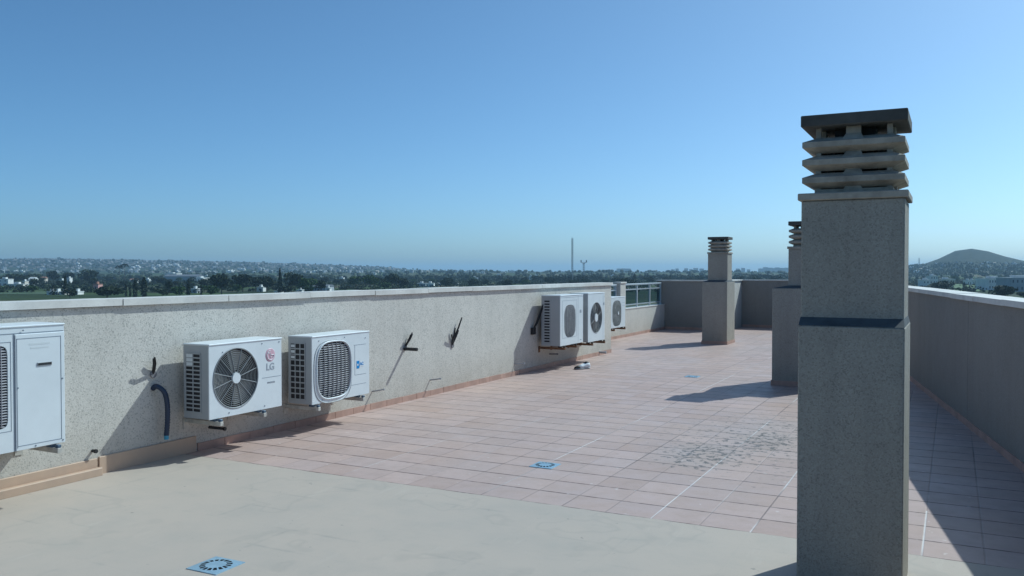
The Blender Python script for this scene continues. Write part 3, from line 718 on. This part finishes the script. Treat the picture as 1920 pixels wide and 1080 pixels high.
def ground_z(px,d):
    z=GZ
    h=(interp(RIDGE,px)-1.8)/1600*4600+EYE
    if h>GZ: z=GZ+(h-GZ)*sm((d-2300)/2300)**1.0
    hh=interp(HILL,px)/1600*2600+EYE
    if hh>GZ: z=max(z,GZ+(hh-GZ)*math.exp(-((d-2600)/620)**2)) if d<2600 else max(z,GZ+(hh-GZ)*math.exp(-((d-2600)/900)**2))
    return z
def to_pd(v):
    d=v.dot(FWD); return 960+1600*v.dot(RGT)/d if d>1 else 99999, d
def ground():
    mb=MB(); rs=[0,120,300,450,600,800,1000,1250,1500,1800]+[2000+120*i for i in range(32)]+[6200,7000,8500,11000,14000]
    na=420; P=[];F=[]
    for r in rs:
        for k in range(na):
            # finer steps inside the view
            u=k/na; ang=(YAW*-1)+ (2*math.pi*u-math.pi) - .0
            v=Vector((math.sin(ang)*r,math.cos(ang)*r,0)); px,d=to_pd(v)
            z=GZ
            if d>400 and -1500<px<3200: z=ground_z(px,d)+(rnd.uniform(-2,2) if z>GZ+3 and px<1200 else 0)
            P.append((v.x,v.y,z))
    for i in range(len(rs)-1):
        for k in range(na):
            a=i*na+k;b=i*na+(k+1)%na; F.append((a,a+na,b+na,b))
    mb.add(P,F,True)
    g=G('farmland'); big=g.noise(.004,5,.6); mid=g.noise(.03,4,.6); x,y,z=g.xyz()[:3]
    vo=g.t.nodes.new('ShaderNodeTexVoronoi'); vo.inputs['Scale'].default_value=.010; g.L(g.comb(x,g.math('MULTIPLY',y,1.3)),vo.inputs['Vector']); cell=g.wn(vo.outputs['Position'])
    c=g.ramp(cell,[(0,(.045,.065,.022)),(.35,(.07,.10,.03)),(.6,(.035,.05,.02)),(.8,(.16,.13,.085)),(1,(.09,.10,.045))])
    c=g.mix(g.math('MULTIPLY',g.mr(mid,.45,.6),.6),c,(.03,.042,.018))
    c=g.mix(g.mr(z,-8,20),c,g.mix(g.mr(g.noise(.045,6,.75),.42,.58),(.014,.024,.013),(.04,.046,.028)))
    return mb.build('farmland_plain',g.fin(c,.95,0,.1))
tag(ground(),kind='structure')

# foliage -----------------------------------------------------------------
def leaf_mat(name,a,b):
    g=G(name); n=g.noise(.9,3,.6); i=g.t.nodes.new('ShaderNodeObjectInfo').outputs['Random']
    c=g.mix(g.mr(n,.3,.7),a,b); c=g.mix(g.math('MULTIPLY',i,.35),c,tuple(k*.55 for k in a)); return g.fin(c,.75,0,.2)
M['leafd']=leaf_mat('dark_foliage',(.022,.034,.014),(.045,.062,.022))
M['leafg']=leaf_mat('green_foliage',(.045,.085,.020),(.085,.13,.035))
M['leafo']=leaf_mat('olive_foliage',(.05,.062,.032),(.09,.10,.055))
M['bark']=simple('bark',(.09,.07,.05),.9,0,.2,3)
def crown(rr,n,shape,size):
    mb=MB()
    lobes=[(rr.uniform(-.28,.28),rr.uniform(-.28,.28),rr.uniform(-.3,.34),rr.uniform(.22,.36)) for _ in range(9)]
    for _ in range(n):
        if shape=='round':
            l=rr.choice(lobes); u=Vector((rr.gauss(0,1),rr.gauss(0,1),rr.gauss(0,1))).normalized()*l[3]*rr.uniform(.75,1.05)
            p=Vector((l[0],l[1],l[2]*.9))+Vector((u.x,u.y,u.z*.8)); p.z=.60+p.z*.62
        elif shape=='cypress':
            z=rr.uniform(.04,1); r=.085*math.sin(math.pi*min(1,(z*.9+.12)))**.7*rr.uniform(.6,1.15); a=rr.uniform(0,6.28); p=Vector((r*math.cos(a),r*math.sin(a),z))
        elif shape=='cone':
            z=rr.uniform(.12,1)**.9; lay=(z*9)%1; r=.36*(1-z)*(.55+.5*(1-lay))*rr.uniform(.3,1); a=rr.uniform(0,6.28); p=Vector((r*math.cos(a),r*math.sin(a),z))
        else: # palm
            a=rr.randrange(16)*math.pi/8+rr.uniform(-.1,.1); q=rr.uniform(0,1); p=Vector((.30*q*math.cos(a),.30*q*math.sin(a),.86+.16*math.sin(q*2.6)-.16*q))
        s=size*rr.uniform(.6,1.3); t1=Vector((rr.gauss(0,1),rr.gauss(0,1),rr.gauss(0,1))).normalized(); t2=t1.cross(Vector((rr.gauss(0,1),rr.gauss(0,1),rr.gauss(0,1)))).normalized()
        mb.add([p-t1*s-t2*s*.6,p+t1*s-t2*s*.6,p+t1*s*.7+t2*s*.7,p-t1*s*.7+t2*s*.7],[(0,1,2,3)])
    return mb
protos={}
def proto(kind,v,leaf,name):
    rr=random.Random(hash((v,len(kind)))%999+v*17)
    sz={'round':.055,'cypress':.030,'cone':.04,'palm':.028}[kind]
    n={'round':800,'cypress':420,'cone':600,'palm':420}[kind]
    cm=crown(rr,n,kind,sz)
    t=empty(name)
    c=cm.build('crown',M[leaf],t)
    tr=MB(); h={'round':.5,'cypress':.3,'cone':.8,'palm':.88}[kind]; r0={'round':.03,'cypress':.02,'cone':.018,'palm':.018}[kind]
    tr.tube([(0,0,-.05),(.01,.005,h*.5),(0,.01,h)],[r0,r0*.75,r0*.4],7)
    if kind=='round':
        for k in range(5):
            a=k*1.26+rr.uniform(-.3,.3); tr.tube([(0,.005,.26+.04*k),(.12*math.cos(a),.12*math.sin(a),.42+.03*k),(.24*math.cos(a),.24*math.sin(a),.60)],[r0*.5,r0*.35,r0*.15],5)
    tk=tr.build('trunk',M['bark'],t)
    protos[(kind,v,leaf)]=(t,c,tk); return t,c,tk
used=set()
def tree(kind,v,leaf,name,px,yb,h,wd,label,group=None,d=None,sx=None):
    key=(kind,v,leaf)
    if key not in protos: t,c,tk=proto(kind,v,leaf,name)
    else:
        T,c0,k0=protos[key]; t=T.copy(); C.objects.link(t)
        for q in (c0,k0):
            e=q.copy(); C.objects.link(e); e.parent=t
    if d is None: d=dist(yb)
    p=at(px,d); p.z=ground_z(px,d)-.2; t.location=p; t.name=name
    for k in ('group',):
        if k in t: del t[k]
    t.scale=(wd,wd,h); t.rotation_euler=(0,0,rnd.uniform(0,6.28)); tag(t,label,'tree',group); return t
# individually recognisable trees: px, base y, top y, width px
def T(kind,px,yb,yt,wpx,label,leaf='leafd',v=0,name=None,k=None):
    d=dist(yb); h=(yb-yt)/1600*d; wd=wpx/1600*d/{'round':1.05,'cypress':.20,'cone':.66,'palm':.62}[kind]
    tree(kind,v,leaf,name or {'round':'broadleaf_tree','cypress':'cypress_tree','cone':'conifer_tree','palm':'palm_tree'}[kind],px,yb,h,wd,label)
T('cone',122,556,517,17,'pointed conifer tallest above the left parapet, in front of the white sheds')
T('cypress',100,553,533,7,'narrow cypress just left of the pointed conifer')
T('round',131,560,541,24,'dark rounded bush at the foot of the pointed conifer',v=1)
T('round',200,562,535,52,'wide dark tree beside the pink house',v=2)
T('cypress',236,556,531,5,'thin cypress, leftmost of the cluster right of the pink house')
T('cypress',244,556,530,5,'thin cypress, second of the cluster right of the pink house')
T('cypress',253,558,525,9,'taller cypress in the middle of the cluster right of the pink house')
T('cypress',270,557,519,12,'thickest cypress at the right end of the cluster')
T('round',317,556,524,15,'small dark tree with bare trunk, left of the green bush',v=1)
T('round',304,558,540,20,'low dark bush right of the cypress cluster',v=3)
T('round',337,560,534,30,'bright green bush between two dark small trees','leafg',1)
T('cone',353,557,524,15,'dark upright tree right of the bright green bush')
T('cypress',377,556,530,4,'lone thin cypress left of the green tree')
T('round',395,558,533,26,'green tree at the left foot of the big dark pine','leafg',2)
T('round',415,553,508,44,'big dark pine, largest crown on the left skyline',v=4)
T('round',455,548,511,38,'dark tree right of the big pine',v=3)
T('round',480,546,516,34,'dark tree beside the conifer with open branches',v=1)
T('round',500,548,516,30,'dark spreading tree left of the tall open conifer',v=2)
T('cone',525,550,503,18,'tall open conifer left of the dark round tree')
T('round',547,549,507,38,'dark round tree right of the tall open conifer',v=4)
T('round',574,551,518,34,'green tree right of the dark round tree','leafg',3)
T('round',535,552,533,36,'low dark shrub below the tall open conifer',v=0)
T('round',598,549,522,28,'dark tree behind the grey-roofed shed',v=1)
T('round',668,541,515,30,'green tree right of the grey-roofed shed','leafg',1)
T('round',695,543,512,34,'darker green tree in the middle of the view','leafg',4)
T('round',735,541,511,26,'dark tree right of the middle green tree',v=2)
T('round',722,544,527,22,'green shrub below the middle trees','leafg',0)
T('round',755,542,520,22,'dark tree at the right of the middle group',v=1)
T('palm',224,528,496,15,'tall palm with round head, left of a pair')
T('palm',234,528,493,15,'tallest palm of the pair above the sheds')
T('round',100,531,505,22,'dark hazy tree behind the left sheds',v=3)
T('round',130,531,508,24,'dark hazy tree in the middle of three',v=1)
T('round',163,533,502,34,'wide dark hazy tree, right of three',v=4)
T('round',25,533,512,44,'dark clump of tree above the white house at the left edge',v=2)
T('round',60,531,511,34,'dark tree above the white sheds',v=0)
T('round',1770,550,525,44,'dark bushy tree in front of the white houses on the right',v=2)
T('round',1752,548,528,22,'small dark tree left of the bushy tree on the right',v=1)
T('round',1878,566,531,46,'round dark tree before the long white building',v=4)
T('round',1920,563,545,20,'dark tree cut by the right edge of the photo',v=3)
T('cypress',1808,545,528,5,'thin cypress behind the bright green field')
T('cypress',1190,533,513,7,'dark cypress above the glass balustrade')
T('cypress',966,530,518,7,'small dark cypress left of the masts')
def field_tree(n,kinds,pr,dr,hr,label,grp,name,wf):
    k=0
    while k<n:
        px=rnd.uniform(*pr); d=rnd.uniform(*dr)
        if 1490<px<1700: continue
        kind,leaf=rnd.choice(kinds); h=rnd.uniform(*hr); v=rnd.randrange(5)
        tree(kind,v,leaf,name,px,0,h,h*wf*rnd.uniform(.8,1.3),label,grp,d=d); k+=1
field_tree(95,[('round','leafd')],(-20,1490),(720,1500),(6.5,10.5),'dark rounded tree among the fields beyond the terrace','dark trees scattered over the plain','broadleaf_tree',1.0)
field_tree(45,[('round','leafg')],(-20,1490),(560,1400),(4.5,7.5),'mid green rounded tree among the fields beyond the terrace','green trees scattered over the plain','orchard_tree',1.15)
field_tree(30,[('round','leafo')],(-20,1490),(560,1400),(3.5,6),'low olive-coloured tree among the fields beyond the terrace','olive trees scattered over the plain','olive_tree',1.3)
field_tree(30,[('round','leafd')],(1000,1490),(1100,1500),(8,11),'dark rounded tree in the belt behind the balustrade and far chimney','dark trees of the belt behind the balustrade','broadleaf_tree',1.2)
field_tree(26,[('round','leafd'),('round','leafg')],(1700,1960),(900,1900),(6,11),'rounded tree on the plain below the hill','trees below the hill','broadleaf_tree',1.15)
for i in range(12):
    t=tree('cypress',0,'leafd','cypress_tree',1038+i*5.6+rnd.uniform(-1,1),0,rnd.uniform(9.5,11.5),16,'dark cypress in the clipped row below the lattice mast','cypress row below the lattice mast',d=1080)

# woodland and hedges too far to count
def woods():
    rr=random.Random(11); mb=MB()
    base=[]
    ph=(1+5**.5)/2
    ico=[Vector(v).normalized() for v in [(-1,ph,0),(1,ph,0),(-1,-ph,0),(1,-ph,0),(0,-1,ph),(0,1,ph),(0,-1,-ph),(0,1,-ph),(ph,0,-1),(ph,0,1),(-ph,0,-1),(-ph,0,1)]]
    fc=[(0,11,5),(0,5,1),(0,1,7),(0,7,10),(0,10,11),(1,5,9),(5,11,4),(11,10,2),(10,7,6),(7,1,8),(3,9,4),(3,4,2),(3,2,6),(3,6,8),(3,8,9),(4,9,5),(2,4,11),(6,2,10),(8,6,7),(9,8,1)]
    for i in range(5200):
        px=rr.uniform(-250,2150); d=1400+ (rr.random()**1.4)*3400
        z=ground_z(px,d)
        if z>GZ+1 and rr.random()<.55: continue
        if px>1560 and z>GZ+8: continue
        p=at(px,d); p.z=z; h=rr.uniform(4,11); wd=h*rr.uniform(.7,1.5)
        for q in range(2):
            o=Vector((rr.uniform(-.5,.5)*wd,rr.uniform(-.5,.5)*wd,h*rr.uniform(.35,.5)))
            mb.add([p+o+Vector((v.x*wd*.5*rr.uniform(.6,1.2),v.y*wd*.5*rr.uniform(.6,1.2),v.z*h*.5*rr.uniform(.7,1.15))) for v in ico],fc)
    return mb.build('distant_woodland',M['leafd'])
def hedges():
    rr=random.Random(21); mb=MB()
    for i in range(2400):
        px=rr.uniform(-60,1980); d=600+rr.random()**.8*900
        if 1500<px<1690: continue
        p=at(px,d); n=rr.randrange(1,4); L=rr.uniform(4,16); a=rr.choice((.3,1.9))+rr.uniform(-.1,.1)
        for q in range(n+2):
            o=p+Vector((math.cos(a)*L*(q/(n+1)-.5),math.sin(a)*L*(q/(n+1)-.5),0)); h=rr.uniform(1.2,3.4); w_=h*rr.uniform(.7,1.2)
            for _ in range(16):
                c=o+Vector((rr.gauss(0,.4)*w_,rr.gauss(0,.4)*w_,rr.uniform(.1,1)*h)); s_=rr.uniform(.3,.65)
                t1=Vector((rr.gauss(0,1),rr.gauss(0,1),rr.gauss(0,1))).normalized()*s_; t2=t1.cross(Vector((rr.gauss(0,1),rr.gauss(0,1),1))).normalized()*s_
                mb.add([c-t1-t2,c+t1-t2,c+t1+t2,c-t1+t2],[(0,1,2,3)])
    return mb.build('field_hedges',M['leafd'])
tag(hedges(),'low hedges and bushes dividing the fields of the plain','hedge',kind='stuff')
tag(woods(),'distant woodland and hedges fading into haze across the plain','woodland',kind='stuff')
def hill_scrub():
    rr=random.Random(5); mb=MB()
    for i in range(6000):
        px=rr.uniform(1560,2150); d=rr.uniform(1650,2700); z=ground_z(px,d)
        if z<GZ+2: continue
        if z>24: continue
        p=at(px,d); h=rr.uniform(3,7.5)*(1 if z<18 else .4); wd=h*rr.uniform(.7,1.3)
        a=rr.uniform(0,6.28); P=[p+Vector((math.cos(a+k*1.257)*wd*.5,math.sin(a+k*1.257)*wd*.5,z-p.z+h*.3*rr.uniform(.2,1))) for k in range(5)]+[p+Vector((0,0,z-p.z+h))]
        mb.add(P,[(k,(k+1)%5,5) for k in range(5)])
    return mb.build('hillside_scrub',M['leafd'])
tag(hill_scrub(),'dark scrub and pines covering the lower slopes of the hill on the right','scrub',kind='stuff')

# buildings ---------------------------------------------------------------
M['hwhite']=simple('white_house_wall',(.74,.72,.68),.85,0,.12,.3)
M['hcream']=simple('cream_house_wall',(.60,.53,.44),.85,0,.12,.3)
M['hpink']=simple('pink_house_wall',(.60,.33,.30),.85,0,.12,.3)
M['roofg']=simple('grey_shed_roof',(.13,.14,.16),.7,0,.15,.3)
M['roofw']=simple('pale_shed_roof',(.62,.62,.60),.6,0,.12,.3)
M['rooft']=simple('tiled_house_roof',(.32,.17,.12),.8,0,.2,.5)
M['win']=simple('dark_window',(.05,.06,.08),.3,0,.1,1)
M['htown']=simple('town_walls',(.28,.26,.24),.85,0,.5,.02)
M['htower']=simple('tower_block_wall',(.10,.11,.12),.85,0,.2,.02)
M['hgrey']=simple('grey_block_wall',(.34,.36,.38),.85,0,.12,.2)
def house(name,px,d,wpx,hm,depth,wall,roof,label,cat='house',group=None,gable=False,nwin=3,floors=1,rz=0.0,z=None):
    W=wpx/1600*d; p=at(px,d); p.z=(ground_z(px,d) if z is None else z)-.3
    t=empty(name,p,YAW+rz,label,cat,group)
    w_=MB().box(-W/2,W/2,0,depth,0,hm); w_.build('wall',M[wall],t)
    if gable:
        r=hm*.35; P=[(-W/2-.4,-.4,hm),(W/2+.4,-.4,hm),(W/2+.4,depth+.4,hm),(-W/2-.4,depth+.4,hm),(-W/2-.4,depth/2,hm+r),(W/2+.4,depth/2,hm+r)]
        MB().add(P,[(0,1,5,4),(2,3,4,5),(0,4,3),(1,2,5),(0,3,2,1)]).build('roof',M[roof],t)
    else:
        MB().box(-W/2-.25,W/2+.25,-.25,depth+.25,hm+.001,hm+.5).box(-W*.2,W*.12,depth*.3,depth*.7,hm+.501,hm+2.2).build('roof',M[roof],t)
    fh=hm/floors
    for f in range(floors):
        for i in range(nwin):
            x=-W/2+W*(i+.5)/nwin; ww=min(1.3,W/nwin*.28)
            MB().box(x-ww/2-ww*.1,x+ww/2,-.06,.02,fh*f+fh*.35,fh*f+fh*.75).build('window',M['win'],t)
    if nwin: MB().box(W*.06,W*.06+1.0,-.08,.02,.3,2.4).build('door',M['win'],t)
    return t
house('white_house',5,900,20,7,10,'hwhite','roofw','white house at the left edge below the dark trees',floors=2,nwin=2)
house('farm_shed',28,820,30,3.0,10,'hwhite','roofw','low long white shed right of the edge house','shed',nwin=4)
house('white_house',58,905,10,7,9,'hwhite','roofw','white gabled house between the shed and the dark trees',gable=True,nwin=2)
house('white_house',76,1150,14,6,9,'hcream','rooft','cream house with tiled roof behind the dark trees',gable=True,nwin=3)
house('white_house',44,890,5,5,7,'hcream','roofw','tiny cream house left of the white gabled house',nwin=1)
house('white_house',114,880,5,6,7,'hwhite','roofw','small white house behind the pointed conifer',nwin=1)
house('white_house',128,1050,5,7,7,'hwhite','roofw','slim white house right of the pointed conifer',nwin=1)
house('pink_house',179,640,10,5.6,7,'hpink','rooft','small pink house beside the wide dark tree',nwin=1,gable=False)
for i,(px,wd) in enumerate([(93,12),(104,8),(116,10),(141,9)]):
    house('greenhouse',px,560,wd,2.0,8,'hwhite','roofw','low white farm shed in the row just above the left parapet','shed','low white sheds in a row above the left parapet',nwin=1)
house('white_house',249,1080,12,4.5,9,'hwhite','rooft','white house with reddish roof below the palms',gable=True,nwin=3)
house('white_house',275,1150,8,4.5,9,'hwhite','roofw','low white house right of the palms',nwin=2)
house('warehouse',318,1750,26,9,30,'hwhite','roofw','long white warehouse behind the grey-roofed hangar','warehouse',nwin=5)
house('warehouse',338,1250,62,8,30,'hgrey','roofg','wide grey-roofed hangar in the middle of the left plain','warehouse',gable=True,nwin=0)
house('warehouse',370,1180,22,6.0,26,'hwhite','roofw','bright white shed at the right end of the grey hangar','warehouse',nwin=4)
house('white_house',363,600,12,3.0,8,'hgrey','roofw','small grey house below the thin cypress',nwin=1)
house('white_house',387,1700,6,5,8,'hwhite','roofw','tiny white house right of the bright white shed',nwin=1)
house('warehouse',592,640,50,4.2,18,'hgrey','roofg','grey-roofed shed just above the parapet in the middle left','warehouse',gable=True,nwin=5)
house('white_house',561,600,10,2.2,7,'hwhite','roofw','small white hut at the left end of the grey-roofed shed',nwin=1)
house('white_house',614,610,8,3.3,7,'hwhite','roofw','small white hut at the right end of the grey-roofed shed',nwin=1)
house('white_house',487,640,12,3.4,8,'hwhite','roofw','white hut below the conifer with open branches',nwin=1)
house('white_house',520,570,12,2.0,8,'hwhite','roofw','low white hut resting on the parapet line',nwin=1)
house('warehouse',806,820,14,3.6,12,'hwhite','roofw','small white shed right of the middle green trees','warehouse',nwin=3)
house('warehouse',790,840,16,3.4,12,'hgrey','roofw','grey shed adjoining the small white shed','warehouse',nwin=3)
house('warehouse',838,930,40,2.0,14,'hgrey','roofw','long low grey shed right of the small white shed','warehouse',nwin=4)
for px,d,wd,hh in [(600,1500,10,5),(640,1350,8,5),(700,2100,9,6),(830,1500,9,5),(890,1350,12,5),(935,1900,8,6),(995,1350,5,8),(1005,1700,8,6),(1150,1700,8,6),(578,2400,9,6),(548,3000,12,7),(457,2200,8,5),(520,2600,8,5),(905,2300,8,6),(960,2700,9,6)]:
    house('white_house',px,d,wd,hh,9,'hwhite','roofw','small white house among the trees of the middle plain','house','white houses among the trees of the middle plain',nwin=2)
# right-hand side
house('white_house',1740,760,18,7.5,10,'hwhite','roofw','white stepped house on the right, left of the bushy tree',floors=2,nwin=3)
house('white_house',1752,800,14,11,10,'hwhite','roofw','taller white house behind the bushy tree',floors=3,nwin=3)
house('white_house',1778,840,26,7.5,10,'hcream','roofw','long cream house behind the bushy tree',floors=2,nwin=5)
house('white_house',1818,860,8,6,8,'hwhite','roofw','small white house behind the green field',nwin=2)
house('white_house',1826,900,4,6,8,'hwhite','roofw','narrow white house right of the green field house',nwin=1)
house('warehouse',1874,690,40,9.5,20,'hwhite','roofw','long white building behind the round dark tree on the right','building',floors=2,nwin=8)
house('warehouse',1925,640,58,10.5,20,'hgrey','roofw','grey and white block at the right edge of the photo','building',floors=2,nwin=7)
m=MB(); a=[at(1790,640),at(1836,640),at(1848,900),at(1786,900)]; m.add([(p.x,p.y,GZ+.3+ (0 if i<2 else 1.5)) for i,p in enumerate(a)],[(0,1,2,3)])
tag(m.build('green_field',simple('bright_green_crop',(.07,.125,.03),.9,0,.2,.1)),kind='structure')
m=MB()
tag(m.add([(p.x,p.y,GZ+.25) for p in (at(-60,560),at(120,560),at(150,640),at(-60,640))],[(0,1,2,3)]).build('green_field',simple('left_green_crop',(.055,.085,.03),.9,0,.2,.1)),kind='structure')

def small_house(kind,mat):
    mb=MB()
    if kind==0: mb.box(-5,5,-4,4,-2,6).box(-5,0,-4,0,6,9)
    if kind==1: mb.box(-4,4,-4,4,-2,5); mb.add([(-4.4,-4.4,5),(4.4,-4.4,5),(4.4,4.4,5),(-4.4,4.4,5),(-4.4,0,7),(4.4,0,7)],[(0,1,5,4),(2,3,4,5),(0,4,3),(1,2,5)])
    if kind==2: mb.box(-9,9,-4,4,-2,6).box(-6,-2,-3,3,6,8.5).box(3,6,-3,3,6,8.5)
    if kind==3: mb.box(-4,4,-5,5,-2,9).box(-3,0,-3,0,9,11)
    return mb
def town():
    mats=['hwhite','hcream','hwhite','hgrey']
    P=[]
    for k in range(4): 
        P.append(small_house(k,0).build('hillside_house',M[mats[k]]))
    rr=random.Random(3); first=set(); n=0
    while n<190:
        px=rr.uniform(-30,720) if n<160 else rr.uniform(720,1000); d=rr.uniform(2450,4000); z=ground_z(px,d)
        k=rr.randrange(4)
        o=P[k] if k not in first else P[k].copy()
        if k in first: C.objects.link(o)
        first.add(k); p=at(px,d,z); o.location=p; o.rotation_euler=(0,0,rr.uniform(-.5,.5)); s=rr.uniform(.7,1.25); o.scale=(s,s,s*.8)
        tag(o,'tiny pale house in the hazy town along the left ridge','house','houses of the town along the left ridge'); n+=1
    mb=MB()
    for i in range(1700):
        px=rr.uniform(-150,760); d=2600+2100*rr.random()**.8; z=ground_z(px,d)
        if rr.random()<.25 and d<3200: continue
        p=at(px,d,z); w_=rr.uniform(2,6);l=rr.uniform(3,6);h=rr.uniform(1.5,3.2)
        mb.box(p.x-w_,p.x+w_,p.y-l,p.y+l,z-3,z+h)
        if rr.random()<.5: mb.box(p.x-w_*.6,p.x,p.y-l*.6,p.y,z+h,z+h+2.2)
    tag(mb.build('ridge_town',M['htown']),'dense mass of pale houses covering the far ridge on the left','town',kind='stuff')
    for i in range(60):
        px=rr.uniform(1700,1960); d=rr.uniform(1750,2300); z=ground_z(px,d); k=rr.randrange(4)
        if z>22: continue
        o=P[k].copy(); C.objects.link(o); o.location=at(px,d,z); o.rotation_euler=(0,0,rr.uniform(-.6,.2)); s=rr.uniform(.5,.9); o.scale=(s,s,s*.75)
        tag(o,'tiny pale house among the pines on the slope of the hill','house','houses on the slope of the hill')
town()
# skyline blocks on the far right horizon
sk=[(1170,26,5.5),(1262,6,4),(1270,5,5.5),(1287,6,6),(1296,5,4.5),(1305,8,6.5),(1316,7,5.5),(1384,6,5.5),(1394,6,6.5),(1404,5,4),(1428,10,5.5),(1436,8,8),(1444,10,7),(1452,8,6),(1458,9,7.5),(1468,9,6.5),(1475,6,7)]
for i,(px,wd,hp) in enumerate(sk):
    d=5600; lab,grp=('wide hazy hotel block alone on the horizon right of the masts',None) if i==0 else ('hazy high-rise block on the far skyline by the coast','high-rise blocks on the far skyline')
    house('high_rise',px,d,wd,(hp+3.4)/1600*d,20,'htower','roofw',lab,'building',grp,nwin=0,z=GZ)
# hotel block has no visible windows at this distance
# masts
def lattice(px,d,ytop,wpx,label,arms=False,step=3.0):
    h=(508-ytop)/1600*d+EYE-GZ; w0=wpx/1600*d/2; t=empty('lattice_mast',at(px,d),.4,label,'mast')
    W_=w0; legs=[(w0*math.cos(a),w0*math.sin(a)) for a in (.4,2.5,4.6)]
    for lx,ly in legs: MB().tube([(lx,ly,0),(lx,ly,h)],.30,5).build('mast_leg',M['mast'],t)
    b=MB(); z=0
    while z+step<h:
        for i in range(3):
            a=legs[i];c=legs[(i+1)%3]; b.tube([(*a,z),(*c,z+step)],.12,4); b.tube([(*a,z),(*c,z)],.07,4)
        z+=step
    b.build('bracing',M['mast'],t)
    if arms:
        W=5/1600*d
        for s in (-1,1): MB().tube([(0,0,h-4/1600*d),(s*W,0,h)],.6,5).box(s*W-1,s*W+1,-.5,.5,h-1,h+3).build('antenna_arm',M['mast'],t)
    else:
        MB().tube([(0,0,h),(0,0,h+2.5)],.1,5).build('aerial',M['alu'],t)
lattice(1073,1250,446,3.0,'tall slender lattice mast standing highest above the horizon')
lattice(1094.5,1500,491,3.4,'short mast with forked antenna top right of the tall one',True,5)
lattice(1723,2300,484,2.0,'thin pale tower on the left shoulder of the hill',False,5)

# ------------------------------------------------------------------ haze
mb=MB().box(-15500,15500,-15500,15500,-15.5,105)
h=mb.build('haze',None) if False else None
me=bpy.data.meshes.new('haze'); me.from_pydata(mb.v,[],mb.f); me.update()
hm=bpy.data.materials.new('haze_air'); hm.use_nodes=True; hn=hm.node_tree; hn.nodes.clear()
pv=hn.nodes.new('ShaderNodeVolumePrincipled'); pv.inputs['Color'].default_value=(.56,.78,1,1); pv.inputs['Density'].default_value=.00012; pv.inputs['Anisotropy'].default_value=.2
ho=hn.nodes.new('ShaderNodeOutputMaterial'); hn.links.new(pv.outputs[0],ho.inputs['Volume']); me.materials.append(hm)
h=bpy.data.objects.new('haze',me); C.objects.link(h); tag(h,kind='stuff')
